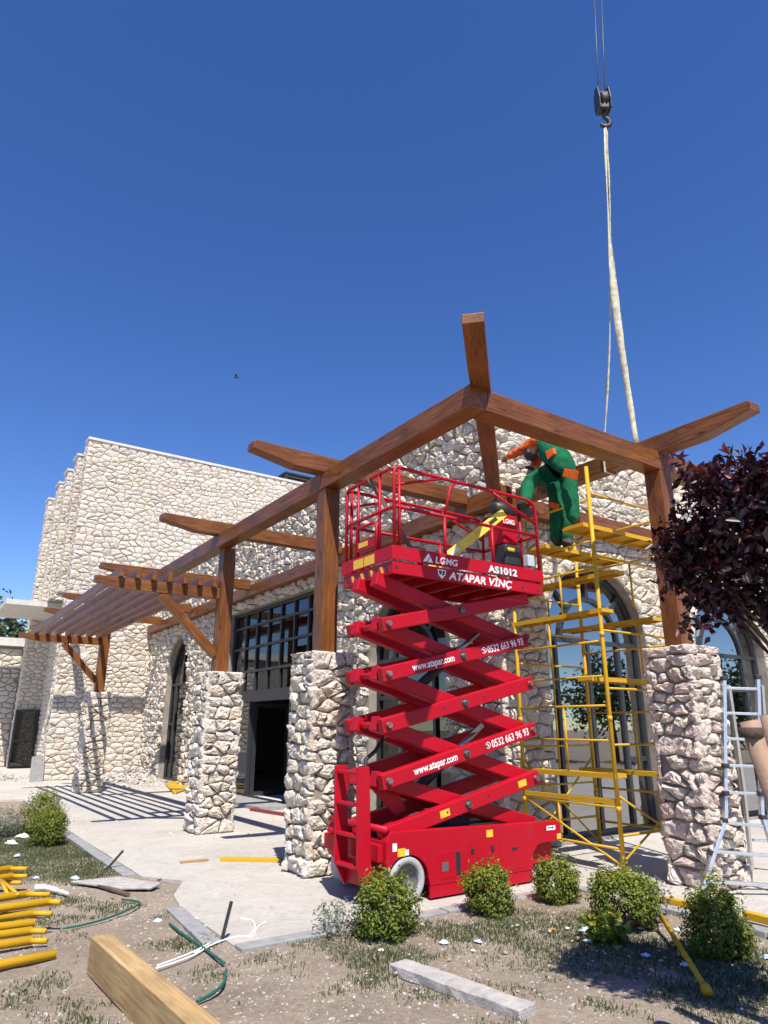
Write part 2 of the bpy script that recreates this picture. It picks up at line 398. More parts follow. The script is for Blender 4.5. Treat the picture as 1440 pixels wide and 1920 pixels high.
def inside(poly, p):
    c = False; n = len(poly); j = n-1
    for i in range(n):
        if (poly[i][1] > p[1]) != (poly[j][1] > p[1]) and p[0] < (poly[j][0]-poly[i][0])*(p[1]-poly[i][1])/(poly[j][1]-poly[i][1])+poly[i][0]: c = not c
        j = i
    return c
def layout(u0, u1, v0, v1, sw, sh, gap, holes=(), skip=None, rg=rng, asp=1.75):
    seeds = []; v = v0
    while v < v1:
        h = sh*rg.uniform(.6, 1.35)
        if v+h*1.4 > v1: h = v1-v
        u = u0-rg.random()*sw*.6
        while u < u1:
            w = sw*rg.choice((.45, .6, .8, 1.0, 1.0, 1.3, 1.7))*rg.uniform(.85, 1.15)
            cu, cv = u+w/2+rg.uniform(-.12, .12)*w, v+h/2+rg.uniform(-.34, .34)*h
            if u0-.01 < cu < u1+.01: seeds.append((cu, cv*1.0))
            if w > sw*1.1 and h > sh*1.1 and rg.random() < .4: seeds.append((cu+w*.45, cv-h*.4))
            u += w
        v += h
    pts = np.array(seeds); wt = [rg.uniform(-.022, .022) for _ in seeds]; P = pts.copy(); P[:, 1] *= asp
    out = []; cell = sw*1.6; grid = {}
    for i, (x, y) in enumerate(P): grid.setdefault((int(x//cell), int(y//cell)), []).append(i)
    for i, (x, y) in enumerate(P):
        p0 = (pts[i][0], pts[i][1])
        if not (u0 < p0[0] < u1 and v0 < p0[1] < v1): continue
        if skip and skip(*p0): continue
        if any(inside(h, p0) for h in holes): continue
        gx, gy = int(x//cell), int(y//cell); nb = []
        for a in (-1, 0, 1):
            for b in (-1, 0, 1): nb += grid.get((gx+a, gy+b), [])
        nb = sorted((j for j in nb if j != i), key=lambda j: (P[j][0]-x)**2+(P[j][1]-y)**2)[:18]
        e = gap*.5
        a0, a1 = max(u0+e, p0[0]-1.15*sw), min(u1-e, p0[0]+1.15*sw); b0_, b1_ = max(v0+e, p0[1]-1.2*sh), min(v1-e, p0[1]+1.2*sh)
        poly = [(a0, b0_*asp), (a1, b0_*asp), (a1, b1_*asp), (a0, b1_*asp)]
        for j in nb:
            nx, ny = P[j][0]-x, P[j][1]-y; L = math.hypot(nx, ny)
            if L < 1e-4: continue
            nx /= L; ny /= L; g = gap*.5*rg.uniform(.55, 1.5)*(asp if abs(ny) > .7 else 1)
            poly = clip(poly, nx, ny, nx*(x+P[j][0])/2+ny*(y+P[j][1])/2-g+(wt[i]-wt[j])*.5)
            if len(poly) < 3: break
        if len(poly) < 3: continue
        poly = [(a, b/asp) for a, b in poly]
        for h in holes:
            d, q = closest_on(h, p0)
            if d < (sw*2)**2:
                nx, ny = q[0]-p0[0], q[1]-p0[1]; L = math.hypot(nx, ny)+1e-9; nx /= L; ny /= L
                poly = clip(poly, nx, ny, nx*q[0]+ny*q[1]-.004)
                if len(poly) < 3: break
        if len(poly) < 3: continue
        A = abs(sum(poly[k][0]*poly[(k+1) % len(poly)][1]-poly[(k+1) % len(poly)][0]*poly[k][1] for k in range(len(poly))))/2
        if A < .12*sw*sh: continue
        out.append((poly, A))
    return out
def stone_geo(poly, depth, fine, rg):
    """quarry-faced stone: returns local (u, v, d) verts and faces"""
    n = len(poly); q = []
    for k in range(n):
        a = poly[k]; b = poly[(k+1) % n]; L = math.hypot(b[0]-a[0], b[1]-a[1])
        if L < .022: q.append(((a[0]+b[0])/2, (a[1]+b[1])/2)); continue
        c1 = min(.3, rg.uniform(.006, .02)/L); q.append((a[0]+(b[0]-a[0])*c1, a[1]+(b[1]-a[1])*c1))
        if L > .075:
            nx, ny = -(b[1]-a[1])/L, (b[0]-a[0])/L
            for f in ((.33, .68) if (fine and L > .12) else (.5,)):
                e = rg.uniform(-.004, .009); f += rg.uniform(-.08, .08); q.append((a[0]+(b[0]-a[0])*f+nx*e, a[1]+(b[1]-a[1])*f+ny*e))
        c2 = min(.3, rg.uniform(.006, .02)/L); q.append((a[0]+(b[0]-a[0])*(1-c2), a[1]+(b[1]-a[1])*(1-c2)))
    n = len(q); cx = sum(a for a, b in q)/n; cy = sum(b for a, b in q)/n
    ox, oy = rg.uniform(-.03, .03), rg.uniform(-.015, .02)
    size = max(.04, math.sqrt(sum((a-cx)**2+(b-cy)**2 for a, b in q)/n))
    tx, ty = rg.uniform(-.35, .35)*depth/size, rg.uniform(-.25, .45)*depth/size
    rings = ((1.0, -.4), (.985, .42), (.84, .80), (.46, .96)) if fine else ((1.0, -.3), (.955, .6), (.58, .95))
    V = []; F = []; ph = rg.uniform(0, 6.28)
    for ri, (sc, dd) in enumerate(rings):
        for k, (a, b) in enumerate(q):
            f = 1-sc; jr = 1+(rg.uniform(-.06, .06) if ri > 1 else 0)
            x, y = cx+(a-cx)*sc*jr+ox*f*2, cy+(b-cy)*sc*jr+oy*f*2
            j = 0 if ri == 0 else (rg.uniform(-.15, .15)*depth if ri > 1 else rg.uniform(-.22, .12)*depth)
            V.append((x, y, depth*dd+j+((x-cx)*tx+(y-cy)*ty if ri else 0)))
    V.append((cx+ox*2, cy+oy*2, depth*(1.0+rg.uniform(-.2, .25))))
    for r_ in range(len(rings)-1):
        for k in range(n):
            a, b = r_*n+k, r_*n+(k+1) % n
            if (k+r_) % 2: F.append((a, b, b+n)); F.append((a, b+n, a+n))
            else: F.append((a, b, a+n)); F.append((b, b+n, a+n))
    b = (len(rings)-1)*n
    for k in range(n): F.append((b+k, b+(k+1) % n, len(V)-1))
    return V, F
def rock_geo(poly, depth, rg):
    """near stones: five rings with coherent rough relief"""
    n = len(poly); q = []
    for k in range(n):
        a = poly[k]; b = poly[(k+1) % n]; L = math.hypot(b[0]-a[0], b[1]-a[1])
        if L < .025: q.append(((a[0]+b[0])/2, (a[1]+b[1])/2)); continue
        c1 = min(.32, rg.uniform(.012, .032)/L); q.append((a[0]+(b[0]-a[0])*c1, a[1]+(b[1]-a[1])*c1))
        if L > .07:
            nx, ny = -(b[1]-a[1])/L, (b[0]-a[0])/L
            for f in ((.35, .65) if L > .12 else (.5,)):
                e = rg.uniform(-.003, .010); q.append((a[0]+(b[0]-a[0])*f+nx*e, a[1]+(b[1]-a[1])*f+ny*e))
        q.append((a[0]+(b[0]-a[0])*(1-c1), a[1]+(b[1]-a[1])*(1-c1)))
    n = len(q); cx = sum(a for a, b in q)/n; cy = sum(b for a, b in q)/n
    size = max(.04, math.sqrt(sum((a-cx)**2+(b-cy)**2 for a, b in q)/n)); off = Vector((rg.uniform(0, 50), rg.uniform(0, 50), rg.uniform(0, 50)))
    tx, ty = rg.uniform(-.35, .35)*depth/size, rg.uniform(-.2, .5)*depth/size
    rings = ((1.0, -.4), (.99, .25), (.93, .62), (.78, .86), (.54, .97), (.27, 1.0)); V = []; F = []
    def put(x, y, dd, amp):
        p = Vector((x, y, 0))
        r = mnoise.noise(p*13+off)*.42+abs(mnoise.noise(p*26+off))*-.42+mnoise.noise(p*55+off)*.2+.1
        V.append((x+amp*.006*mnoise.noise(p*40-off), y+amp*.006*mnoise.noise(p*40+off*2), depth*dd+amp*(depth*r*1.15+(x-cx)*tx+(y-cy)*ty)))
    for ri, (sc, dd) in enumerate(rings):
        for (a, b) in q: put(cx+(a-cx)*sc, cy+(b-cy)*sc, dd, 0 if ri == 0 else .5 if ri == 1 else 1)
    put(cx, cy, 1.0, 1)
    for r_ in range(len(rings)-1):
        for k in range(n):
            a, b = r_*n+k, r_*n+(k+1) % n; F.append((a, b, b+n)); F.append((a, b+n, a+n))
    b = (len(rings)-1)*n
    for k in range(n): F.append((b+k, b+(k+1) % n, len(V)-1))
    return V, F
def masonry(parents, faces_spec, limit=300, mat=STONE, rg=rng):
    """faces_spec: list of (parent, stones [(poly, area)], mapper(u,v,d)->(t,s,z), depth range, fine). The stones that show
    largest become objects of their own, the others one joined part per parent."""
    items = []
    for (par, stones, mp, dr, fine, flip) in faces_spec:
        for poly, A in stones:
            cx = sum(p[0] for p in poly)/len(poly); cy = sum(p[1] for p in poly)/len(poly)
            w = W(*mp(cx, cy, 0)); px, py, dep = PROJ(w)
            nv = (W(*mp(cx, cy, 1))-w); cosv = max(0.0, nv.dot((Vector((0, 0, EYE))-w).normalized()))
            vis = A*cosv/dep**2 if (-20 < px < 1460 and -20 < py < 1940) else 0
            items.append((vis, par, poly, mp, dr, fine, flip))
    order = sorted(range(len(items)), key=lambda i: -items[i][0]); own = set(i for i in order[:limit] if items[i][0] > 0)
    rest = {}
    for i, (vis, par, poly, mp, dr, fine, flip) in enumerate(items):
        V, F = rock_geo(poly, rg.uniform(*dr), rg) if fine == 2 else stone_geo(poly, rg.uniform(*dr), fine, rg)
        V = [mp(*v) for v in V]
        if flip: F = [f[::-1] for f in F]
        r = rg.random()
        if i in own: raw('stone', mat, par, V, F, [r]*len(V), smooth=True).data.set_sharp_from_angle(angle=R(44))
        else:
            L = rest.setdefault(par, [[], [], []]); b = len(L[0]); L[0] += V; L[1] += [tuple(k+b for k in f) for f in F]; L[2] += [r]*len(V)
    for par, (V, F, r) in rest.items():
        o = raw('small_stones', mat, par, V, F, r, smooth=True); o['kind'] = 'stuff'; o.data.set_sharp_from_angle(angle=R(44))
def wall_panel(name, mat, parent, outline, holes, mp, depth):
    """flat wall with openings (u,v outline and hole loops), reveals going in by depth"""
    bm = bmesh.new()
    def loop(pts, d):
        vs = [bm.verts.new(Vector(mp(u, v, d))-OFF[parent]) for u, v in pts]
        return vs, [bm.edges.new((vs[i], vs[(i+1) % len(vs)])) for i in range(len(vs))]
    for d in (0, -depth):
        ed = []; rings = []
        for pts in [outline]+list(holes): vs, e = loop(pts, d); ed += e; rings.append(vs)
        bmesh.ops.triangle_fill(bm, use_beauty=True, edges=ed)
        if d == 0: first = rings
        else:
            for A, B in zip(first, rings):
                for i in range(len(A)): bm.faces.new((A[i], A[(i+1) % len(A)], B[(i+1) % len(A)], B[i]))
    bmesh.ops.recalc_face_normals(bm, faces=bm.faces)
    me = bpy.data.meshes.new(name); bm.to_mesh(me); bm.free(); me.materials.append(mat)
    o = bpy.data.objects.new(name, me); col.objects.link(o); o.parent = parent; OFF[o] = OFF[parent]
    return o

# ------------------------------------------------------------------ ground, pavement, kerbs
nprng = np.random.default_rng(5)
def vnoise(x, y, sc, seed=0):
    x = np.asarray(x, dtype=float)*sc; y = np.asarray(y, dtype=float)*sc
    xi = np.floor(x).astype(np.int64); yi = np.floor(y).astype(np.int64); fx = x-xi; fy = y-yi
    fx = fx*fx*(3-2*fx); fy = fy*fy*(3-2*fy)
    def h(a, b):
        k = (a*374761393+b*668265263+seed*974711) & 0xffffffff; k = ((k ^ (k >> 13))*1274126177) & 0xffffffff
        return ((k ^ (k >> 16)) & 0xffff)/65535.0
    return (h(xi, yi)*(1-fx)+h(xi+1, yi)*fx)*(1-fy)+(h(xi, yi+1)*(1-fx)+h(xi+1, yi+1)*fx)*fy
PAVE_TS = [(-1.60, -1.8), (2.2, -1.8), (2.15, -9.0), (40, -9.0), (40, 60), (-40, 60), (-40, 14.5), (-7, 14.0), (-1.30, 11.5), (-1.42, 6.0), (-1.46, 1.2), (-1.15, .7), (-1.45, .1), (-1.55, -.4)]
def soil_h(x, y): return -.045+.03*vnoise(x, y, 1.7, 1)+.014*vnoise(x, y, 6.5, 2)+.007*vnoise(x, y, 19, 3)
xs = np.concatenate([[-400, -120, -45, -20, -11], np.arange(-7.5, 5.0, .07), [7, 12, 25, 60, 150, 400]])
ys = np.concatenate([[-300, -80, -25, -6, 0], np.arange(1.8, 13.2, .07), [16, 25, 45, 90, 200, 600]])
X, Y = np.meshgrid(xs, ys); Z = np.where((np.abs(X+1) < 7) & (Y > 1.5) & (Y < 13.4), soil_h(X, Y), -.04)
nx, ny = len(xs), len(ys); I = np.arange(nx*ny).reshape(ny, nx)
F = np.stack([I[:-1, :-1], I[:-1, 1:], I[1:, 1:], I[1:, :-1]], -1).reshape(-1, 4)
soil = raw('ground', SOIL, None, np.stack([X, Y, Z], -1), F, smooth=True); soil['kind'] = 'structure'; soil['label'] = 'dry stony soil with sparse grass'
bm = bmesh.new()
top = [bm.verts.new(W(t, s, 0)) for t, s in PAVE_TS]; fc = bm.faces.new(top)
g_ = bmesh.ops.extrude_face_region(bm, geom=[fc]); bmesh.ops.translate(bm, verts=[v for v in g_['geom'] if isinstance(v, bmesh.types.BMVert)], vec=(0, 0, -.2))
bmesh.ops.recalc_face_normals(bm, faces=bm.faces)
me = bpy.data.meshes.new('pavement'); bm.to_mesh(me); bm.free(); me.materials.append(PAVE)
pavement = bpy.data.objects.new('pavement', me); col.objects.link(pavement); pavement['kind'] = 'structure'; pavement['label'] = 'dusty pale concrete terrace'
OFF[pavement] = Vector((0, 0, 0))
def kerb(p0, p1, z=.012, tilt=0.0, w=.15):
    m = MB(); a = W(*p0, z-.06+tilt); b = W(*p1, z-.06)
    m.bar(a, b, w, .12); return m.build('kerb_stone', KERB, pavement, bevel=.008)
for k in range(4): kerb((-1.56+.012*k, 1.34+k*1.08), (-1.548+.012*k, 2.40+k*1.08), .012+rng.uniform(-.006, .006))
kerb((-1.72, -1.66), (-1.62, -.45), .014)
kerb((-1.60, -1.88), (-.62, -1.88), .012)
for k in range(2): kerb((-.60+k*1.01, -1.89), (.39+k*1.01, -1.89), .006+.004*k)
kerb((2.12, -2.0), (2.12, -2.98), .02); kerb((2.11, -3.0), (2.10, -3.98), .03); kerb((2.09, -4.0), (2.08, -4.98), .03)

# ------------------------------------------------------------------ the low stone hall
TA, SB, TOPH, STW = 3.0, -.05, 6.62, 17.5
hall = thing('stone_hall', 'low cream rubble stone hall with arched windows and a flat roof behind the timber pergola', 'building', (9, 8, 0), frame=True)
def arch(c, hw, z0, zs, apex, n=14):
    """arched opening, elliptical head"""
    pts = [(c-hw, z0), (c+hw, z0)]
    pts += [(c+hw*math.cos(a), zs+(apex-zs)*math.sin(a)) for a in [math.pi*k/n for k in range(n+1)]]
    return pts
WA1 = arch(2.25, 1.13, .05, 2.75, 3.95); GLZ = [(4.68, .0), (10.35, .0), (10.35, 4.5), (4.68, 4.5)]
WA2 = arch(14.4, 1.05, .05, 2.9, 4.3)
WB1 = arch(5.28, 1.24, .03, 2.95, 4.2); WB2 = arch(9.2, 1.24, .03, 2.95, 4.2)
mpA = lambda u, v, d: (TA-d, u, v)
mpB = lambda u, v, d: (u, SB-d, v)
wallA = wall_panel('wall', MORTAR, hall, [(SB+.002, -.1), (STW, -.1), (STW, TOPH), (SB+.002, TOPH)], [WA1, [(a, b+.001) for a, b in GLZ], WA2], mpA, .34)
wallB = wall_panel('wall', MORTAR, hall, [(TA+.343, -.1), (14, -.1), (14, TOPH), (TA+.343, TOPH)], [WB1, WB2], mpB, .34)
m = MB(); m.box(TA, TA+.345, SB, SB+.3, -.1, TOPH); m.build('corner_pier', MORTAR, hall)
stA = layout(SB-.07, STW, 0, TOPH-.16, .27, .18, .013, [WA1, GLZ, WA2], rg=random.Random(3))
stB = layout(TA-.0, 11.5, 0, TOPH-.16, .28, .195, .013, [WB1, WB2], rg=random.Random(4))
masonry(hall, [(wallA, stA, mpA, (.05, .105), 2, True), (wallB, stB, mpB, (.04, .075), 2, False)], 300, STONE, random.Random(5))
# coping course and roof
for k in range(28):
    u = SB-.1+k*.63
    m = MB(); m.box(TA-.10, TA+.36, u, u+.61, TOPH-.15, TOPH+.04+rng.uniform(-.01, .01)); m.build('coping_slab', COPING, hall, bevel=.012)
for k in range(14):
    u = TA+.40+k*.63
    m = MB(); m.box(u, u+.61, SB-.10, SB+.36, TOPH-.15, TOPH+.04+rng.uniform(-.01, .01)); m.build('coping_slab', COPING, hall, bevel=.012)
m = MB(); m.box(TA+.345, 14, SB+.345, STW, TOPH-.5, TOPH-.2); m.build('roof', CONC, hall)
m = MB(); m.box(TA+.35, 14, SB+.35, STW-.01, -.02, .012); m.build('interior_floor', CONC, hall)
m = MB(); m.box(13.9, 14.1, SB+.345, STW-.01, .0, TOPH-.5); m.box(TA+5.2, TA+5.35, 5.2, STW-.2, .0, 4.6); m.build('interior_wall', ROOM, hall)
m = MB(); m.box(TA+.36, 13.9, SB+.36, STW-.02, 4.75, 4.85); m.build('ceiling', ROOM, hall)

def bars(parent, mp, segs, w, d0, d1, name='mullion', mat=DARK):
    for (a, b) in segs:
        m = MB(); a_ = Vector((a[0], a[1])); b_ = Vector((b[0], b[1])); dd = (b_-a_).normalized(); nn = Vector((-dd.y, dd.x))*w/2
        poly = [a_-nn, b_-nn, b_+nn, a_+nn]
        vs = [mp(p.x, p.y, d0) for p in poly]+[mp(p.x, p.y, d1) for p in poly]
        m.add(vs, [(0, 1, 2, 3), (7, 6, 5, 4)]+[(k, k+4, (k+1) % 4+4, (k+1) % 4) for k in range(4)])
        m.build(name, mat, parent)
def band(parent, mp, outer, inner, d0, d1, name, mat=DARK):
    """closed frame following two loops with equal point counts"""
    n = len(outer); m = MB()
    vs = [mp(*p, d) for d in (d0, d1) for lp in (outer, inner) for p in lp]
    fs = []
    for k in range(n):
        j = (k+1) % n
        fs += [(k, j, n+j, n+k), (2*n+k, 3*n+k, 3*n+j, 2*n+j), (n+k, n+j, 3*n+j, 3*n+k), (k, 2*n+k, 2*n+j, j)]
    m.add(vs, fs); return m.build(name, mat, parent)
def pane(parent, mp, poly, d, mat=GLASS):
    m = MB(); n = len(poly)
    m.add([mp(*p, d) for p in poly]+[mp(*p, d-.012) for p in poly], [tuple(range(n)), tuple(range(2*n-1, n-1, -1))]+[(k, (k+1) % n, n+(k+1) % n, n+k) for k in range(n)])
    return m.build('pane', mat, parent)
def shrink(poly, c, e):
    out = []
    for p in poly: out.append((p[0]+math.copysign(min(e, abs(c-p[0])), c-p[0]), p[1]+(e if p[1] < .2 else -e if p[1] > 2 else 0)))
    return out
def arch_window(mp, c, hw, z0, zs, apex, cols, rows, glass, name_label, r_in=None, d=-.22):
    o_ = arch(c, hw, z0, zs, apex); i_ = arch(c, hw-.07, z0+.07, zs, apex-.07)
    fr = band(hall, mp, o_, i_, d+.05, d-.05, 'arched_window'); fr['label'] = name_label
    zt = zs+.0
    segs = [((c-hw+.07, zt), (c+hw-.07, zt))]
    for x in cols: segs.append(((x, z0+.07), (x, zt-.035)))
    for (x0, x1, z) in rows: segs.append(((x0+.035, z), (x1-.035, z)))
    if r_in:
        a = arc_pts((c, zt), r_in, 0, math.pi, 14)
        for k in range(14): segs.append((a[k], a[k+1]))
        for ang in (45, 90, 135):
            q = R(ang); e0 = (c+r_in*math.cos(q), zt+r_in*math.sin(q)); e1 = (c+(hw-.06)*math.cos(q), zt+(apex-.06-zt)*math.sin(q)); segs.append((e0, e1))
    else:
        segs.append(((c, zt), (c, apex-.06)))
    bars(fr, mp, segs, .07, d+.045, d-.04)
    ed = [c-hw+.05]+sorted(cols)+[c+hw-.05]
    for k in range(len(ed)-1): pane(fr, mp, [(ed[k]+.01, z0+.05), (ed[k+1]-.01, z0+.05), (ed[k+1]-.01, zt-.01), (ed[k]+.01, zt-.01)], d, glass)
    if r_in:
        pane(fr, mp, [(c-r_in+.01, zt+.01)]+[(x, y+.01) for x, y in reversed(arc_pts((c, zt), r_in-.02, 0.02, math.pi-.02, 12))][1:-1]+[(c+r_in-.01, zt+.01)], d, glass)
        for k in range(4):
            a0, a1 = R(45*k)+.02, R(45*(k+1))-.02
            inn = arc_pts((c, zt+.005), r_in+.02, a0, a1, 4); out = [(c+(hw-.05)*math.cos(a), zt+.005+(apex-.05-zt)*math.sin(a)) for a in [a1+(a0-a1)*j/4 for j in range(5)]]
            pane(fr, mp, inn+out, d, glass)
    else:
        for sg in (0, 1):
            a0, a1 = R(90*sg)+.02, R(90*(sg+1))-.02
            pane(fr, mp, [(c, zt+.01)]+[(c+(hw-.05)*math.cos(a), zt+.01+(apex-.05-zt)*math.sin(a)) for a in [a0+(a1-a0)*j/7 for j in range(8)]], d, glass)
    return fr
arch_window(mpB, 5.28, 1.24, .03, 2.95, 4.2, [4.42, 5.2, 5.98], [(5.98, 6.5, 1.1), (4.05, 4.42, 2.2), (4.05, 4.42, .95)], GLASS, 'dark framed round arched window with radiating glazing bars', .72)
arch_window(mpB, 9.2, 1.24, .03, 2.95, 4.2, [8.4, 9.1, 9.9], [(7.97, 8.4, 2.3), (8.4, 9.1, 2.3), (9.1, 9.9, 2.3), (9.9, 10.4, 2.3)], GLASS, 'dark framed arched window beyond the plum tree', .72)
arch_window(mpA, 2.25, 1.13, .05, 2.75, 3.95, [1.7, 2.6], [(1.1, 1.7, 2.1), (2.6, 3.4, 2.1)], GLASSD, 'dark arched window behind the red scissor arms', .6)
arch_window(mpA, 14.4, 1.05, .05, 2.9, 4.3, [13.9, 14.9], [(13.35, 13.9, 1.7), (14.9, 15.4, 1.7)], GLASSD, 'tall narrow looking arched window beside the tower')
# big glazed front with doorway
d = -.2
gl = band(hall, mpA, GLZ, [(4.76, .05), (10.27, .05), (10.27, 4.42), (4.76, 4.42)], d+.06, d-.06, 'glazed_front'); gl['label'] = 'dark steel grid of glazing above the open doorway'
colsA = [4.72+.691*k for k in range(1, 8)]; rowsA = [2.34, 2.95, 3.55, 4.1]
segs = [((4.76, z), (10.27, z)) for z in rowsA]
for c_ in colsA:
    ed = [2.40, 2.95, 3.55, 4.1, 4.42]
    for k in range(4): segs.append(((c_, ed[k]+(.03 if k else 0)), (c_, ed[k+1]-(.03 if k < 3 else 0))))
for c_ in (5.7, 6.85, 9.05): segs.append(((c_, .05), (c_, 2.25)))
bars(gl, mpA, segs, .06, d+.05, d-.04)
m = MB(); m.box(TA+.08, TA+.3, 4.77, 10.26, 2.2, 2.46); m.build('door_header', DARK, gl)
ec = [4.76]+colsA+[10.27]
for k in range(8):
    for z0, z1 in ((2.46, 2.95), (2.95, 3.55), (3.55, 4.1), (4.1, 4.42)):
        pane(gl, mpA, [(ec[k]+.02, z0+.02), (ec[k+1]-.02, z0+.02), (ec[k+1]-.02, z1-.02), (ec[k]+.02, z1-.02)], d, GLASSD)
for a, b in ((4.78, 5.68), (5.72, 6.82), (9.08, 10.25)): pane(gl, mpA, [(a, .07), (b, .07), (b, 2.2), (a, 2.2)], d, GLASSD)
dl = MB(); dl.box(TA+.24, TA+1.24, 8.96, 9.02, .03, .12).box(TA+.24, TA+1.24, 8.96, 9.02, 2.08, 2.18).box(TA+.24, TA+.34, 8.96, 9.02, .12, 2.08).box(TA+1.14, TA+1.24, 8.96, 9.02, .12, 2.08)
dl = dl.build('door_leaf', DARK, gl)

# ------------------------------------------------------------------ the tall stone block with its row of fins
tower = thing('stone_tower', 'tall cream rubble stone block with stepped fins along its side', 'building', (4, 22, 0), frame=True)
TZ = 11.66
mpT = lambda u, v, d: (u, STW-d, v)
twall = MB(); twall.box(.05, 12, STW, 18.2, -.1, TZ-.1); twall.box(.95, 12, 18.2, 27, -.1, TZ-.1); twall = twall.build('wall', MORTARL, tower)
spec = []
stT = layout(-.0, 11.2, 0, TZ-.08, .28, .18, .012, [], skip=lambda u, v: u > TA+.2 and v < TOPH-.35, rg=random.Random(11))
spec.append((twall, stT, mpT, (.03, .06), False, False))
fins = [19.4, 21.35, 23.2, 25.8]
finw = []
tw2 = None
for k, s0 in enumerate(fins):
    f_ = MB(); f_.box(.05, .95, s0, s0+.7, (FB := (6.26 if k < 3 else -.1)), TZ-.1)
    fo = f_.build('side_fin', MORTARL, tower); finw.append(fo)
# side recess faces: block pulled back, fins run flush with the front corner
for k, s0 in enumerate(fins):
    mp = (lambda s0: (lambda u, v, d: (u, s0-d, v)))(s0)
    fb = 6.28 if k < 3 else 0
    spec.append((finw[k], layout(-.0, .95, fb, TZ-.08, .27, .18, .012, [], rg=random.Random(20+k)), mp, (.03, .06), False, False))
    mp2 = (lambda s0: (lambda u, v, d: (.05-d, u, v)))(s0)
    spec.append((finw[k], layout(s0, s0+.7, fb, TZ-.08, .27, .18, .012, [], rg=random.Random(30+k)), mp2, (.03, .06), False, True))
mpS = lambda u, v, d: ((.05 if u < 18.2 else .95)-d, u, v)
spec.append((twall, layout(STW, 27, 0, TZ-.08, .29, .18, .012, [], rg=random.Random(40)), mpS, (.03, .06), False, True))
masonry(tower, spec, 300, STONE, random.Random(12))
m = MB(); m.box(-.03, 12, STW-.08, STW+.5, TZ-.09, TZ); m.build('roof_edge', CONC, tower)
for s0 in fins: m = MB(); m.box(-.04, 1.0, s0-.08, s0+.75, TZ-.09, TZ); m.build('fin_cap', CONC, tower)
# door at the foot of the last fin
m = MB(); m.box(-.02, .92, 25.55, 25.67, 0, 2.3); dr = m.build('side_door', DARK, tower)
pane(dr, lambda u, v, d: (u, 25.55-d, v), [(.06, .1), (.84, .1), (.84, 1.02), (.06, 1.02)], .012, GLASSD)
pane(dr, lambda u, v, d: (u, 25.55-d, v), [(.06, 1.1), (.84, 1.1), (.84, 2.22), (.06, 2.22)], .012, GLASSD)
can = MB(); can.box(-1.4, .93, 21.7, 25.7, 6.05, 6.24); can = tag(can.build('entrance_canopy', CONC, tower), 'flat pale concrete canopy slab')
# low annex further left
annex = thing('low_annex', 'low flat roofed stone annex with a white parapet beyond the tower', 'building', (-6, 28.5, 0), frame=True)
m = MB(); m.box(-14, .1, 27, 31, -.1, 5.0); aw = m.build('wall', MORTAR, annex)
mpN = lambda u, v, d: (u, 27-d, v)
masonry(annex, [(aw, layout(-5, .05, .0, 4.9, .36, .24, .03, [], rg=random.Random(50)), mpN, (.03, .06), False, False)], 120, STONE, random.Random(51))
m = MB(); m.box(-14, .12, 26.75, 31, 5.0, 5.35); m.build('parapet', CONC, annex)
m = MB(); m.box(-2.6, -1.15, 26.88, 26.96, 4.2, 4.6); m.build('slot_window', DARK, annex)
# rooftop louvre unit
lv = thing('rooftop_louvre_unit', 'dark slatted ventilation unit on the tower roof edge', 'vent', (9.2, 19, TZ-.1), frame=True)
LX0, LX1, LY0, LY1, LZ0, LZ1 = 8.3, 10.2, 18.3, 19.6, TZ-.1, TZ+.62
m = MB()
for a, b in ((LX0, LY0), (LX1, LY0), (LX0, LY1), (LX1, LY1)): m.box(a-.05, a+.05, b-.05, b+.05, LZ0, LZ1)
m.build('frame', DARK, lv)
for k in range(4):
    z = LZ1-.10-k*.15; m = MB(); m.bar((LX0-.02, LY0-.02, z), (LX1, LY0-.02, z), .03, .17, up=(0, .6, 1)); m.build('slat', DARK, lv)
    m = MB(); m.bar((LX0-.02, LY0+.05, z), (LX0-.02, LY1, z), .03, .17, up=(.6, 0, 1)); m.build('slat', DARK, lv)
m = MB(); m.box(LX0-.08, LX1+.08, LY0-.08, LY1+.08, LZ1, LZ1+.06); m.build('lid', DARK, lv)

# ------------------------------------------------------------------ stone pillars
def pillar(t0, s0, t1, s1, h, label, mat, seed, sw=.23, sh=.165, grp='stone pillars carrying the pergola posts'):
    ct, cs = (t0+t1)/2, (s0+s1)/2
    p = thing('stone_pillar', label, 'pillar', (ct, cs, 0), frame=True, group=grp)
    m = MB(); m.box(t0+.045, t1-.045, s0+.045, s1-.045, -.1, h-.04); core = m.build('core', MORTAR, p)
    r_ = random.Random(seed); sp = []
    a = (.04, .085)
    e = .045
    sp.append((core, layout(t0, t1, 0, h, sw, sh, .013, rg=r_), lambda u, v, d: (u, s0+e-d, v), a, 2, False))
    sp.append((core, layout(s0, s1, 0, h, sw, sh, .013, rg=r_), lambda u, v, d: (t0+e-d, u, v), a, 2, True))
    sp.append((core, layout(t0, t1, 0, h, sw, sh, .013, rg=r_), lambda u, v, d: (u, s1-e+d, v), a, 2, True))
    sp.append((core, layout(s0, s1, 0, h, sw, sh, .013, rg=r_), lambda u, v, d: (t1-e+d, u, v), a, 2, False))
    sp.append((core, layout(t0, t1, s0, s1, sw, sw, .025, rg=r_, asp=1.0), lambda u, v, d: (u, v, h-.05+d*.7), (.03, .06), 2, False))
    masonry(p, sp, 300, mat, r_)
    return p
pillar(0, 0, .6, .6, 2.5, 'cream rubble pillar just left of the red lift, post rising from it', STONE, 61)
pillar(.1, 3.8, .72, 4.4, 2.5, 'rubble pillar under the braced post where the slatted eave begins', STONE, 62)
pillar(.02, 12.3, .62, 12.9, 2.5, 'rubble pillar in front of the tower, striped by slat shadows', STONE, 63)
pillar(3.12, -2.96, 3.74, -2.36, 2.5, 'pinkish rough rubble pillar beside the aluminium ladder', STONEP, 64, .235, .165)

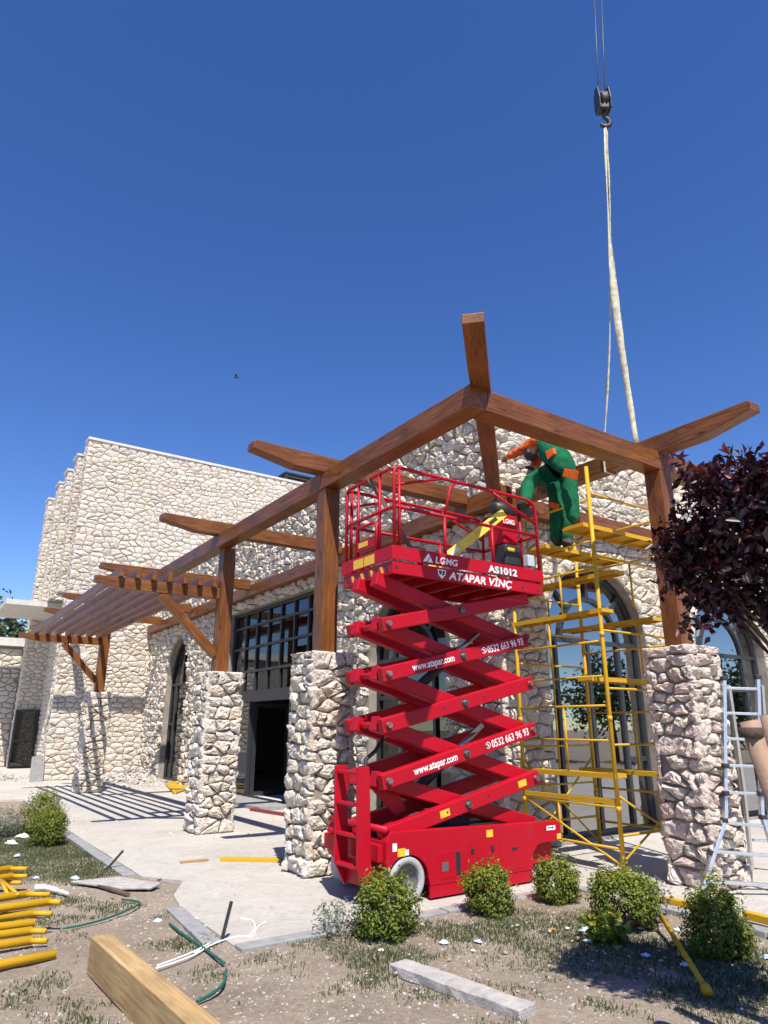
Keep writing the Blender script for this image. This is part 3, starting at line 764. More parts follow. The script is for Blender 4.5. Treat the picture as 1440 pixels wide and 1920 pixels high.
# ------------------------------------------------------------------ timber pergola
perg = thing('timber_pergola', 'brown stained heavy timber pergola with tapered rafter tails around the stone hall', 'pergola', (.3, .3, 0), frame=True)
def timber(name, p0, p1, w, h, up=(0, 0, 1), prof=None, mat=WOOD, par=perg, bev=.008):
    m = MB(); m.bar(p0, p1, w, h, up, prof); return m.build(name, mat, par, bevel=bev)
BZ0, BZ1 = 4.68, 4.92; RZ0, RZ1 = 4.90, 5.13
BM = (BZ0+BZ1)/2; RM = (RZ0+RZ1)/2; RH = RZ1-RZ0
# beams along a (three lengths, butt jointed on the posts) and along b
for s0, s1 in ((-2.78, .285), (.289, 4.08), (4.084, 12.58), (12.584, STW-.06)): timber('beam', (.30, s0, BM), (.30, s1, BM), .24, .24)
for t0, t1 in ((.424, 3.40), (3.404, 9.6)): timber('beam', (t0, -2.66, BM), (t1, -2.66, BM), .24, .24)
# posts
for (t, s) in ((.31, .29), (.40, 4.1), (.32, 12.6), (3.42, -2.66)): timber('post', (t, s, 2.44), (t, s, BZ0), .23, .23, up=(0, 1, 0))
def tail(L, cut=.62, low=.11): return [(0, -RH/2+low, RH/2-.02), (.03, -RH/2+low, RH/2), (cut, -RH/2, RH/2), (L, -RH/2, RH/2)]
for s in (.29, 4.08, 8.55, 12.9, 15.85):
    L = TA-.26-(-.86); timber('rafter', (-.86, s, RM), (TA-.26, s, RM), .2, RH, prof=tail(L))
L = 3.99-.29; timber('rafter', (3.40, -3.99, RM), (3.40, -.29, RM), .2, RH, prof=tail(L))
timber('rafter', (8.6, -3.99, RM), (8.6, -.29, RM), .2, RH, prof=tail(L))
h0 = Vector((-.42, -3.52, RM)); h1 = Vector((2.64, -.50, RM)); L = (h1-h0).length
timber('hip_rafter', h0, h1, .2, RH, prof=tail(L))
timber('ledger', (TA-.14, -.55, 4.89), (TA-.14, STW-.08, 4.89), .22, .27)
timber('ledger', (TA+.02, SB-.14, 4.89), (11.5, SB-.14, 4.89), .22, .27)
# slatted eave between two bracket arms
EZ = 3.84
for (t, s) in ((.40, 4.1), (.32, 12.6)):
    L = t-.115+1.80; timber('bracket_arm', (-1.80, s, EZ), (t-.115, s, EZ), .14, .19, prof=[(0, -.02, .085), (.02, -.02, .095), (.5, -.095, .095), (L, -.095, .095)])
    timber('brace', (-.72, s, EZ-.1), (t-.10, s, 2.78), .12, .15)
for k in range(7):
    t = -1.42+k*.262; timber('slat', (t, 3.92, EZ+.17), (t, 12.85, EZ+.17), .075, .16)

# ------------------------------------------------------------------ red scissor lift
lift = thing('scissor_lift', 'red raised scissor lift with white lettering parked between pillar and scaffold', 'scissor lift', (1.2, -1.0, 0), frame=True)
SN, SF = -1.5, -.46
# chassis: shaped side plates, tray and end beams
wc = (.25, .205); wc2 = (2.13, .205)
def chassis_side(s0, s1, nm):
    top = [(.05, .64), (2.40, .585)]
    prof = [(-.0, .36), (.0, .56), (.05, .64), (2.36, .585), (2.40, .56), (2.40, .385), (2.16, .385), (2.02, .37), (1.95, .30), (1.93, .2), (1.93, .13), (.52, .13), (.50, .2)]
    prof += [(wc[0]+.25*math.cos(a), wc[1]+.22*math.sin(a)) for a in [R(10+16*k) for k in range(10)]]
    m = MB(); m.prism([(t, s0, z) for t, z in prof], (0, s1-s0, 0)); return m.build(nm, RED, lift, bevel=.006)
sp1 = chassis_side(SN-.05, SN+.05, 'side_panel'); sp2 = chassis_side(SF-.06, SF+.04, 'side_panel')
m = MB(); m.box(.1, 2.34, SN+.051, SF-.061, .16, .46); m.build('chassis_tray', RED, lift, bevel=.01)
m = MB(); m.box(.3, 2.0, SN+.2, SF-.2, .46, .55); m.box(1.05, 1.35, SN+.3, SN+.55, .55, .66); m.build('power_unit', BLACK, lift)
m = MB(); m.prism([(.52, SN-.045, .02), (1.92, SN-.045, .02), (1.92, SN-.045, .128), (.52, SN-.045, .128)], (0, .03, 0)); m.build('pothole_guard', RED, lift, bevel=.004)
m = MB(); m.prism([(.52, SF+.01, .02), (1.92, SF+.01, .02), (1.92, SF+.01, .128), (.52, SF+.01, .128)], (0, .03, 0)); m.build('pothole_guard', RED, lift, bevel=.004)
m = MB(); m.box(-.06, .0, SN+.0, SF-.0, .38, .53); m.box(.0, .08, SN+.06, SF-.06, .3, .56); m.build('bumper', RED, lift, bevel=.006)
m = MB(); m.tube([(.03, SN-.02, .655), (.03, SF+.02, .655)], .035, 10); m.build('cross_tube', RED, lift, True)
# panel details on the near side
for (nm, t0, t1, z0, z1, mt) in (('access_panel', .66, .98, .17, .42, RED), ('access_panel', 1.46, 1.84, .16, .50, RED), ('indicator_slot', .845, .905, .19, .40, BLACK), ('lock_box', .665, .745, .24, .32, STEEL), ('label_plate', 1.62, 1.70, .345, .375, BLACK), ('indicator_slot', 1.325, 1.365, .36, .42, BLACK)):
    m = MB(); y = SN-.05-(.003 if mt is RED else .006); m.box(t0, t1, y, y+.01, z0, z1); m.build(nm, mt, sp1, bevel=.002)
m = MB(); m.lathe([(-.006, .025), (.004, .025)], (1.07, SN-.052, .39), 'y', 14); m.build('port_cap', BLACK, sp1)
for (t0, t1, z0, z1, mt) in ((.07, .12, .47, .54, WHITE), (.13, .22, .42, .49, STICK), (.22, .26, .425, .475, WHITE), (1.27, 1.36, .50, .57, STICK), (2.17, 2.31, .50, .545, WHITE), (2.33, 2.395, .40, .455, STICK)):
    m = MB(); m.box(t0, t1, SN-.0525, SN-.049, z0, z1); m.build('sticker', mt, sp1)
m = MB(); m.prism([(2.19, SN-.0535, .52), (2.26, SN-.0535, .52), (2.26, SN-.0535, .51), (2.285, SN-.0535, .525), (2.26, SN-.0535, .54), (2.26, SN-.0535, .53), (2.19, SN-.0535, .53)], (0, .001, 0)); m.build('arrow_mark', HAZB, sp1)
for (t, s, sg) in ((wc[0], SN+.02, -1), (wc2[0], SN+.13, -1), (wc[0], SF-.03, 1), (wc2[0], SF-.03, 1)):
    m = MB(); m.lathe([(.0, .135), (-.068, .145), (-.075, .19), (-.06, .205), (.06, .205), (.075, .19), (.068, .145), (.0, .135)], (t, s, .205), 'y', 36, False); ty = m.build('wheel', TYRE, lift, True)
    m = MB(); m.lathe([(sg*.045, .143), (sg*.05, .132), (-sg*.01, .122), (-sg*.015, .05), (sg*.02, .045), (sg*.02, .01)], (t, s, .205), 'y', 28); m.build('rim', RIM, ty, True)
# boarding ladder at the end
for sy in (SN+.08, SN+.50):
    lad = MB(); lad.prism([(-.25, sy, 1.23), (-.11, sy, 1.23), (-.085, sy, .32), (-.05, sy, .19), (-.12, sy, .12), (-.24, sy, .34)], (0, .03, 0)); lad.build('ladder_side', RED, lift, bevel=.004)
for z in (.33, .60, .88, 1.17): m = MB(); m.box(-.235, -.165, SN+.112, SN+.498, z-.016, z+.016); m.build('ladder_rung', RED, lift, bevel=.008)
m = MB(); m.box(-.105, -.095, SN+.112, SN+.498, .15, .37); m.build('ladder_bracket', RED, lift)
# scissor stack: five crossings
ZL = [.60, 1.09, 1.62, 2.13, 2.65, 3.14]; ZR = [.56, 1.04, 1.57, 2.10, 2.61, 3.12]
TL, TR = .10, 2.16
def arm(p0, p1, s0, s1, h=.148, ext=.07):
    a = Vector((p0[0], 0, p0[1])); b = Vector((p1[0], 0, p1[1])); d = (b-a).normalized(); a -= d*ext; b += d*ext
    nrm = Vector((-d.z, 0, d.x))*h/2
    L = (b-a).length
    poly = [a-nrm, b-nrm, b+nrm, a+nrm]; m = MB()
    m.prism([(p.x, s0, p.z) for p in poly], (0, s1-s0, 0)); return m.build('scissor_arm', RED, lift, bevel=.01), d
CN, CF = SN+.06, SF-.24
ups = []
for k in range(5):
    o1, dr = arm((TL, ZL[k]), (TR, ZR[k+1]), CN-.0, CN+.10); ups.append((o1, dr, k))
    arm((TL, ZL[k]), (TR, ZR[k+1]), CF-.10, CF+.0)
    arm((TL, ZL[k+1]), (TR, ZR[k]), CN+.115, CN+.24, .15)
    arm((TL, ZL[k+1]), (TR, ZR[k]), CF-.24, CF-.115, .15)
    cx, cz = (TL+TR)/2, (ZL[k]+ZR[k+1])/2
    m = MB(); m.tube([(cx, CN-.03, cz), (cx, CF+.03, cz)], .03, 12); m.build('pivot_pin', CHROME, lift, True)
for k in range(1, 5):
    for t, Zs in ((TL, ZL), (TR, ZR)):
        m = MB(); m.tube([(t, CN-.025, Zs[k]), (t, CF+.025, Zs[k])], .034, 12); m.build('pivot_pin', RED, lift, True)
        for s in (CN-.03, CF+.03):
            m = MB(); m.lathe([(-.012, .02), (-.012, .03), (.012, .03), (.012, .02)], (t, s, Zs[k]), 'y', 6); m.build('pin_nut', CHROME, lift)
for k in range(5):
    cx, cz = (TL+TR)/2, (ZL[k]+ZR[k+1])/2
    m = MB(); m.lathe([(-.014, .018), (-.014, .034), (.014, .034)], (cx, CN-.016, cz), 'y', 6); m.build('pin_nut', CHROME, lift)
    for ft in (.36, .64):
        tt = TL+(TR-TL)*ft; zz = ZL[k]+(ZR[k+1]-ZL[k])*ft; m = MB(); m.lathe([(-.003, .012), (.004, .012)], (tt, CN-.001, zz), 'y', 10); m.build('bolt_hole', BLACK, lift)
# hydraulic cylinders and hoses
for (a, b) in (((.75, .95), (1.75, 1.62)), ((.75, 2.0), (1.75, 2.72))):
    for s in (CN+.42,):
        a_ = Vector((a[0], s, a[1])); b_ = Vector((b[0], s, b[1])); mid = a_.lerp(b_, .6)
        m = MB(); m.tube([a_, mid], .055, 12); c_ = m.build('hydraulic_cylinder', BLACK, lift, True)
        m = MB(); m.tube([mid, b_], .03, 10); m.build('piston_rod', STEEL, c_, True)
m = MB()
hp = [(TL+.02, CN+.3, .98)]
m.tube([(TL+.05, CN+.32, 1.02), (TL-.05, CN+.34, 1.14), (TL-.04, CN+.36, 1.28), (TL+.08, CN+.36, 1.36), (TL+.2, CN+.36, 1.5)], .022, 8); m.build('hose', BLACK, lift, True)
m = MB(); m.prism([(TL-.06, CN+.25, 1.03), (TL+.22, CN+.25, 1.1), (TL+.40, CN+.25, .78), (TL+.26, CN+.25, .74)], (0, .02, 0)); m.build('gusset', RED, lift)
GREASE = mat_plain('grease', (.05, .03, .03), .5, 0, .4, 30)
for k in range(1, 5):
    for t, Zs in ((TL, ZL), (TR, ZR)):
        m = MB(); m.lathe([(-.0015, .048), (.001, .048)], (t, CN-.001, Zs[k]), 'y', 14); m.build('grease_ring', GREASE, lift)
for k in range(5):
    m = MB(); m.lathe([(-.0015, .05), (.001, .05)], ((TL+TR)/2, CN-.001, (ZL[k]+ZR[k+1])/2), 'y', 14); m.build('grease_ring', GREASE, lift)
# lettering on the arms
for k in (1, 3):
    o1, dr, _ = ups[k]
    b0 = Vector((TL, CN, ZL[k])); uy = Vector((-dr.z, 0, dr.x))
    lettering('lettering', 'www.atapar.com', .105, WHITE, o1, b0+dr*.32-uy*.032, dr, uy, .003, .0012, .0022, 0, .60)
    lettering('lettering', '0532 663 96 93', .115, WHITE, o1, b0+dr*1.44-uy*.036, dr, uy, .003, .0012, .0014, 0, .60)
    c = b0+dr*1.385+uy*.005; m = MB()
    for q in range(16):
        a0, a1 = 2*math.pi*q/16, 2*math.pi*(q+1)/16; f = lambda a, r: c+dr*(r*math.cos(a))+uy*(r*math.sin(a))+Vector((0, -.0035, 0))
        m.add([f(a0, .028), f(a1, .028), f(a1, .036), f(a0, .036)], [(0, 1, 2, 3)])
    m.add([c+dr*-.016+uy*.012+Vector((0, -.0035, 0)), c+dr*-.004+uy*.016+Vector((0, -.0035, 0)), c+dr*.016+uy*-.012+Vector((0, -.0035, 0)), c+dr*.004+uy*-.018+Vector((0, -.0035, 0))], [(0, 1, 2, 3)])
    m.build('phone_emblem', WHITE, o1)
o1, dr, _ = ups[0]; uy = Vector((-dr.z, 0, dr.x))
for d0 in (.66, 1.82):
    c = Vector((TL, CN-.003, ZL[0]))+dr*d0; m = MB(); m.add([c-uy*.035, c+dr*.13-uy*.035, c+dr*.13+uy*.035, c+uy*.035], [(0, 1, 2, 3)]); m.build('sticker', STICK, o1)
# platform
P0, P1, PT0, PT1 = 3.19, 3.335, .12, 2.43
m = MB(); m.box(PT0, PT1, SN, SN+.05, P0, P1); m.box(PT0, PT1, SF-.05, SF, P0, P1); m.box(PT0, PT0+.05, SN+.05, SF-.05, P0, P1); m.box(PT1-.05, PT1, SN+.05, SF-.05, P0, P1)
for k in range(5): t = PT0+.4+k*.38; m.box(t, t+.06, SN+.05, SF-.05, P0+.04, P1-.01)
m.box(PT0+.05, PT1-.05, SN+.05, SF-.05, P1-.01, P1+.01); deck = m.build('platform_deck', RED, lift, bevel=.004)
m = MB(); m.box(PT0-.015, PT1+.015, SN-.016, SN+.004, P1+.012, 3.50); tb = m.build('toe_board', RED, lift, bevel=.003)
m = MB(); m.box(PT0-.015, PT1+.015, SF-.004, SF+.016, P1+.012, 3.50); m.build('toe_board', RED, lift, bevel=.003)
m = MB(); m.box(PT0-.016, PT0+.004, SN+.006, SF-.006, P1+.012, 3.50); te = m.build('toe_board', RED, lift, bevel=.003)
m = MB(); m.box(PT1-.004, PT1+.016, SN+.006, SF-.006, P1+.012, 3.50); m.build('toe_board', RED, lift, bevel=.003)
N_ = (0, -1, 0)
lettering('lettering', 'LGMG', .105, WHITE, tb, (.70, SN-.016, 3.375), (1, 0, 0), (0, 0, 1), .002, .001, .002, .15, .33)
lettering('lettering', 'AS1012', .115, WHITE, tb, (1.50, SN-.016, 3.372), (1, 0, 0), (0, 0, 1), .004, .001, .004, 0, .48)
lettering('lettering_shadow', 'AS1012', .115, HAZB, tb, (1.488, SN-.016, 3.36), (1, 0, 0), (0, 0, 1), .0015, .0006, .009, 0, .50)
lettering('lettering', 'ATAPAR VİNÇ', .125, WHITE, deck, (.90, SN, 3.215), (1, 0, 0), (0, 0, 1), .002, .001, .003, .2, 1.0)
e_ = lambda pts, y: [(t, y, z) for t, z in pts]
for pts in ([(.52, 3.37), (.60, 3.47), (.625, 3.44), (.575, 3.375)], [(.585, 3.37), (.63, 3.43), (.66, 3.37)]):
    m = MB(); m.prism(e_(pts, SN-.0185), (0, .002, 0)); m.build('logo_triangle', WHITE, tb)
m = MB(); m.prism(e_([(.74, 3.31), (.86, 3.31), (.85, 3.25), (.80, 3.205), (.75, 3.25)], SN-.003), (0, .0025, 0)); m.build('shield_emblem', WHITE, deck)
m = MB(); m.prism(e_([(.755, 3.30), (.80, 3.30), (.79, 3.25), (.765, 3.255)], SN-.005), (0, .0015, 0)); m.prism(e_([(.81, 3.30), (.845, 3.30), (.838, 3.26), (.805, 3.23)], SN-.005), (0, .0015, 0)); m.build('shield_mark', HAZB, deck)
for k in range(9):
    s0 = SN+.07+k*.1; m = MB(); m.prism([(PT0-.003, s0, P0+.03), (PT0-.003, s0+.05, P0+.03), (PT0-.003, s0+.085, P0+.105), (PT0-.003, s0+.035, P0+.105)], (.002, 0, 0)); m.build('hazard_stripe', STICK if k % 2 else HAZB, deck)
m = MB(); m.box(PT0-.018, PT0-.015, SN+.34, SN+.55, 3.36, 3.47); m.box(PT0-.018, PT0-.015, SN+.57, SN+.78, 3.36, 3.47); m.build('sticker', STICK, te)
for (t, z) in ((PT0+.05, P0+.07), (PT1-.08, P0+.05), (PT1-.35, P0+.06)):
    m = MB(); m.lathe([(-.003, .018), (.003, .018)], (t, SN-.001, z), 'y', 12); m.build('bolt_hole', BLACK, deck)
# guard rails
RT = 4.43; RM_ = 3.96; r_ = .021
def rail(pts, nm='guard_rail', r=r_): m = MB(); m.tube(pts, r, 10); return m.build(nm, RED, lift, True)
def rnd_corner(p, q, r, n=5):      # quarter bend helper in (t,z)
    return p
for s in (SN+.01, SF-.01):
    rail([(PT0+.03, s, 3.46), (PT0+.03, s, RT-.06), (PT0+.05, s, RT-.015), (PT0+.09, s, RT), (PT1-.20, s, RT), (PT1-.10, s, RT-.02), (PT1-.04, s, RT-.07), (PT1-.02, s, RT-.17), (PT1-.02, s, 3.46)])
    rail([(PT0+.03, s, RM_), (PT1-.02, s, RM_)])
    rail([(.87, s, 3.46), (.87, s, RM_)], 'rail_post'); rail([(1.62, s, 3.46), (1.62, s, RM_)], 'rail_post')
    rail([(PT0+.03, s, RT-.22), (.80, s, RT-.02)], 'rail_brace', .017); rail([(.87, s, RM_+.0), (.97, s, RT-.10), (1.05, s, RT-.03)], 'rail_brace', .017); rail([(1.66, s, RT-.02), (PT1-.03, s, RM_+.16)], 'rail_brace', .017)
    rail([(PT0+.10, s, 3.46), (PT0+.10, s, RT-.02)], 'rail_post', .019)
for t in (PT0+.03, PT1-.02):
    rail([(t, SN+.03, RT-.03), (t, SN+.06, RT), (t, SF-.06, RT), (t, SF-.03, RT-.03)]); rail([(t, SN+.01, RM_), (t, SF-.01, RM_)])
    for s in (SN+.30, SF-.28): rail([(t, s, 3.46), (t, s, RT)], 'rail_post', .019)
rail([(PT0, SN+.32, 3.52), (PT0, SN+.32, 3.80), (PT0, SN+.36, 3.85), (PT0, SF-.34, 3.85), (PT0, SF-.30, 3.80), (PT0, SF-.30, 3.52)], 'gate_rail', .019)
m = MB(); m.box(PT0-.01, PT0+.01, SN+.33, SF-.31, 3.56, 3.68); gp = m.build('gate_panel', RED, lift)
m = MB(); m.box(PT0-.0135, PT0-.0105, SF-.55, SF-.36, 3.6, 3.66); m.build('sticker', STICK, gp)
# control box on the far end
m = MB(); m.box(2.02, 2.28, SN+.22, SN+.52, 3.86, 4.26); cb_ = m.build('control_box', RED, lift, bevel=.02)
lettering('lettering', 'LGMG', .09, WHITE, cb_, (2.03, SN+.22, 4.13), (1, 0, 0), (0, 0, 1), .002, .001, .002, 0, .20)
m = MB(); m.box(1.98, 2.26, SN+.16, SN+.4, 3.55, 3.84); bx_ = m.build('manual_case', PLASTICB, lift, bevel=.03)
m = MB(); m.box(2.02, 2.14, SN+.157, SN+.16, 3.74, 3.79); m.build('sticker', STICK, bx_)
m = MB(); m.box(2.24, 2.36, SN+.03, SN+.12, 3.55, 3.70); m.build('socket_box', GREYB, lift, bevel=.01)
# loose things on the platform
tbag = thing('tool_bag', 'dark tool bag resting on the lift control box under the boot', 'bag', (2.2, -1.14, 4.26), frame=True)
m = MB(); m.lathe([(-.17, .05), (-.15, .09), (0, .11), (.15, .09), (.17, .05)], (2.16, -1.14, 4.36), 'x', 14); m.build('bag_body', PLASTICB, tbag, True)
m = MB(); m.tube([(2.08, -1.14, 4.46), (2.1, -1.14, 4.53), (2.22, -1.14, 4.53), (2.24, -1.14, 4.46)], .012, 6); m.build('handle', PLASTICB, tbag, True)
lev = thing('spirit_level', 'long yellow spirit level leaning across the lift guard rail', 'level', (1.4, -1.2, 3.36), frame=True)
la, lb = Vector((.95, -1.02, 3.37)), Vector((1.93, -1.40, 4.22))
m = MB(); m.bar(la, lb, .035, .12, up=(0, 0, 1)); lv_ = m.build('level_body', LEVELY, lev, bevel=.004)
dv = (lb-la)
for f in (.3, .8): c = la+dv*f; m = MB(); m.bar(c, c+dv.normalized()*.13, .039, .05, up=(0, 0, 1)); m.build('level_window', BLACK if f > .5 else WHITE, lev)
st = MB(); st.bar((.14, -.98, 4.44), (.62, -1.36, 3.36), .035, .05); o = st.build('wooden_batten', STICKW, None); o.location = (0, 0, 0)
o.matrix_world = Matrix.Translation(W(0, 0, 0)) @ Matrix.Rotation(FR, 4, 'Z'); tag(o, 'thin dark wooden batten propped in the lift basket', 'batten')

# ------------------------------------------------------------------ yellow scaffold tower
scf = thing('scaffold_tower', 'yellow tubular scaffold tower in front of the round arched window', 'scaffold', (3.7, -1.15, 0), frame=True)
def yt(p, q, r, nm, par=scf, mat=YEL): m = MB(); m.tube([p, q], r, 10); return m.build(nm, mat, par, True)
F_, G_, K_, J_ = (3.0, -1.9), (3.0, -.42), (4.42, -.42), (4.42, -1.9)
for (t, s), h in ((F_, 4.92), (G_, 4.35), (K_, 4.4), (J_, 4.75)):
    sd_ = yt((t, s, .0), (t, s, h), .026, 'standard')
    m = MB(); m.box(t-.06, t+.06, s-.06, s+.06, 0.0, .012); m.build('base_plate', YEL, sd_)
    for z in (1.0, 2.0, 3.0, 4.0): m = MB(); m.lathe([(-.03, .031), (.03, .031)], (t, s, z-.3), 'z', 10); m.build('coupler', YEL, sd_, True)
for z in (.28, .72, 1.85, 2.62, 3.55, 4.46): yt((*F_, z), (*G_, z), .015, 'ledger_rail')
for z in (.34, .78, 2.66, 4.42): yt((*J_, z), (*K_, z), .015, 'ledger_rail')
for z in (.42, 1.4, 2.05, 2.75, 3.7, 4.55): yt((*F_, z), (*J_, z), .015, 'ledger_rail')
for z in (.40, 1.35, 2.45, 3.4): yt((*G_, z), (*K_, z), .015, 'ledger_rail')
for (p, q) in (((*G_, .05), (*K_, 1.2)), ((*G_, 1.2), (*K_, .05)), ((*F_, .85), (*J_, .15)), ((*F_, .15), (*J_, .85)), ((*F_, .1), (*G_, .72))): yt(p, q, .013, 'brace')
for (t, s, z0, z1) in ((3.0, -1.05, 2.3, 2.98), (3.0, -1.0, .28, .72), (3.0, -1.2, 1.06, 1.85), (4.42, -1.2, 1.06, 1.8), (3.7, -1.9, 3.1, 3.7), (3.75, -1.9, 2.2, 2.98), (3.0, -.75, 3.55, 4.46), (3.1, -.9, 3.45, 3.95), (3.8, -1.9, .42, 1.0)): yt((t, s, z0), (t, s, z1), .014, 'spacer_tube')
def tray(t0, t1, s0, s1, z):
    m = MB(); m.box(t0, t1, s0, s1, z-.006, z); long_t = (t1-t0) > (s1-s0)
    if long_t: m.box(t0, t1, s0-.004, s0+.004, z-.055, z); m.box(t0, t1, s1-.004, s1+.004, z-.055, z)
    else: m.box(t0-.004, t0+.004, s0, s1, z-.055, z); m.box(t1-.004, t1+.004, s0, s1, z-.055, z)
    n = 4
    for k in range(n+1):
        f = k/n
        if long_t: t = t0+(t1-t0-.03)*f; m.box(t, t+.03, s0, s1, z-.045, z-.006)
        else: s = s0+(s1-s0-.03)*f; m.box(t0, t1, s, s+.03, z-.045, z-.006)
    return m.build('deck_tray', YEL, scf)
tray(2.86, 4.5, -1.22, -.9, 3.985); tray(2.88, 4.6, -1.86, -1.52, 4.14)
tray(2.98, 3.20, -1.95, -.38, 3.02); tray(4.0, 4.22, -1.95, -.38, 3.0); tray(3.3, 3.5, -1.95, -.38, 3.55)
tray(2.96, 4.5, -1.72, -1.5, 2.2); tray(2.98, 3.18, -1.92, -.38, 1.08); tray(4.15, 4.35, -1.92, -.38, 1.05); tray(2.99, 3.07, -1.9, -.4, .80)
for z in (1.45, 2.2, 3.9): yt((*F_, z), (*G_, z), .013, 'ledger_rail')
for z in (1.8, 3.05, 3.9): yt((*J_, z), (*K_, z), .013, 'ledger_rail')
for z in (.85, 2.9): yt((*G_, z), (*K_, z), .013, 'ledger_rail')
yt((3.71, -.42, 1.05), (3.71, -.42, 3.4), .014, 'spacer_tube'); yt((3.0, -1.3, 3.0), (3.0, -1.3, 3.55), .014, 'spacer_tube')

# ------------------------------------------------------------------ workers
def person(label, J, radii, colours, cap_mat, frame_loc):
    root = thing('person', label, 'person', frame_loc, frame=True, group=None)
    names = [n for n in J if n != 'face']; idx = {n: i for i, n in enumerate(names)}
    edges = [('pelvis', 'belly'), ('belly', 'chest'), ('chest', 'neck'), ('neck', 'head'), ('head', 'crown'), ('chest', 'shL'), ('shL', 'elL'), ('elL', 'wrL'), ('wrL', 'paL'),
             ('chest', 'shR'), ('shR', 'elR'), ('elR', 'wrR'), ('wrR', 'paR'), ('pelvis', 'hiL'), ('hiL', 'knL'), ('knL', 'anL'), ('anL', 'toL'), ('pelvis', 'hiR'), ('hiR', 'knR'), ('knR', 'anR'), ('anR', 'toR')]
    V = [Vector(J[n])-OFF[root] for n in names]; E_ = [(idx[a], idx[b]) for a, b in edges]; RR = [radii[n] for n in names]
    bone = ['']*0
    # fingers
    for sd in 'LR':
        pa = V[idx['pa'+sd]]; d = (pa-V[idx['wr'+sd]]).normalized(); side = d.cross(Vector((0, 0, 1))).normalized(); up = side.cross(d)
        for k, (o_, ln) in enumerate(((-.033, .055), (-.012, .075), (.012, .08), (.033, .07))):
            a = pa+side*o_+d*.03; b = a+d*ln*.55-up*.012; c = b+d*ln*.35-up*.035
            i0 = len(V); V += [a, b, c]; RR += [.011, .0095, .008]; E_ += [(idx['pa'+sd], i0), (i0, i0+1), (i0+1, i0+2)]
        a = pa-side*.045-d*.01; b = a-side*.015+d*.035; i0 = len(V); V += [a, b]; RR += [.012, .009]; E_ += [(idx['pa'+sd], i0), (i0, i0+1)]
    me = bpy.data.meshes.new('body'); me.from_pydata(V, E_, [])
    o = bpy.data.objects.new('body', me); col.objects.link(o)
    sk = o.modifiers.new('skin', 'SKIN'); sk.use_smooth_shade = True
    lay = me.skin_vertices[0] if len(me.skin_vertices) else None
    if lay is None:
        bm_ = bmesh.new(); bm_.from_mesh(me); bm_.verts.layers.skin.verify(); bm_.to_mesh(me); bm_.free(); lay = me.skin_vertices[0]
    for i, r in enumerate(RR):
        rr = r if isinstance(r, tuple) else (r, r); lay.data[i].radius = rr; lay.data[i].use_root = (i == idx['pelvis'])
    o.modifiers.new('sub', 'SUBSURF').levels = 2; o.modifiers['sub'].render_levels = 2
    dg = bpy.context.evaluated_depsgraph_get(); dg.update(); nm = bpy.data.meshes.new_from_object(o.evaluated_get(dg)); bpy.data.objects.remove(o)
    nm.materials.clear()
    mats = [GREEN, ORCLO, SKIN, BOOT]
    for mt in mats: nm.materials.append(mt)
    segs = [(V[idx[a]], V[idx[b]], colours.get((a, b), 0)) for a, b in edges]
    for p in nm.polygons:
        c = p.center; best = (9, 0)
        for a, b, mi in segs:
            ab = b-a; k = max(0, min(1, (c-a).dot(ab)/max(1e-9, ab.length_squared))); dd = (c-(a+ab*k)).length
            if dd < best[0]: best = (dd, mi)
        p.material_index = best[1]; p.use_smooth = True
    # cloth folds
    for v in nm.vertices:
        c = v.co; n_ = math.sin(c.x*46+c.z*30)*math.sin(c.y*39-c.z*52); n2 = math.sin(c.z*95+c.x*61+2*math.sin(c.y*40)); pn = Vector((c.x*1.3, c.y*1.3, c.z*.8)); rg_ = 1-abs(mnoise.noise(pn*11))*2; v.co += v.normal*(.022*(rg_-.35)+.007*mnoise.noise(pn*38)+.003*n2)
    body = bpy.data.objects.new('body', nm); col.objects.link(body); body.parent = root; OFF[body] = OFF[root]
    hd = V[idx['head']]; up = (V[idx['crown']]-hd).normalized(); fw = Vector(J['face'])-OFF[root] if 'face' in J else hd+Vector((0, 1, 0))
    fw = (fw-hd); fw = (fw-up*fw.dot(up)).normalized(); rt = fw.cross(up)
    cpm = MB(); vs = []; n = 14
    for i in range(6):
        a = R(i*18); 
        for k in range(n):
            b = 2*math.pi*k/n; vs.append(hd+up*(.035+.10*math.sin(a))+(fw*math.cos(b)*1.12+rt*math.sin(b))*(.105*math.cos(a)))
    cpm.add(vs, [(i*n+k, i*n+(k+1) % n, (i+1)*n+(k+1) % n, (i+1)*n+k) for i in range(5) for k in range(n)])
    cpm.add([hd+up*.05+fw*.10+rt*.07, hd+up*.05+fw*.10-rt*.07, hd+up*.035+fw*.19-rt*.05, hd+up*.035+fw*.19+rt*.05], [(0, 1, 2, 3)])
    cpm.build('cap', cap_mat, root, True, off=(0, 0, 0))
    fm = MB()
    for sg in (-1, 1):
        c = hd+fw*.094+rt*.034*sg+up*.005; fm.lathe([(-.008, .004), (-.004, .011), (.004, .011), (.008, .004)], c, 'z', 8)
    fm.build('eyes', HAIR, root, True, off=(0, 0, 0))
    nb = MB(); c = hd+fw*.098; nb.add([c+up*.005, c-up*.035+rt*.017, c-up*.035-rt*.017, c-up*.03+fw*.024], [(0, 1, 3), (0, 3, 2), (1, 2, 3)]); nb.build('nose', SKIN, root, True, off=(0, 0, 0))
    mo = MB(); c = hd+fw*.093-up*.058; mo.add([c+rt*.025, c+up*.005+fw*.004, c-rt*.025, c-up*.006+fw*.004], [(0, 1, 2, 3)]); mo.build('mouth', ORCLO, root, off=(0, 0, 0))
    return root, body
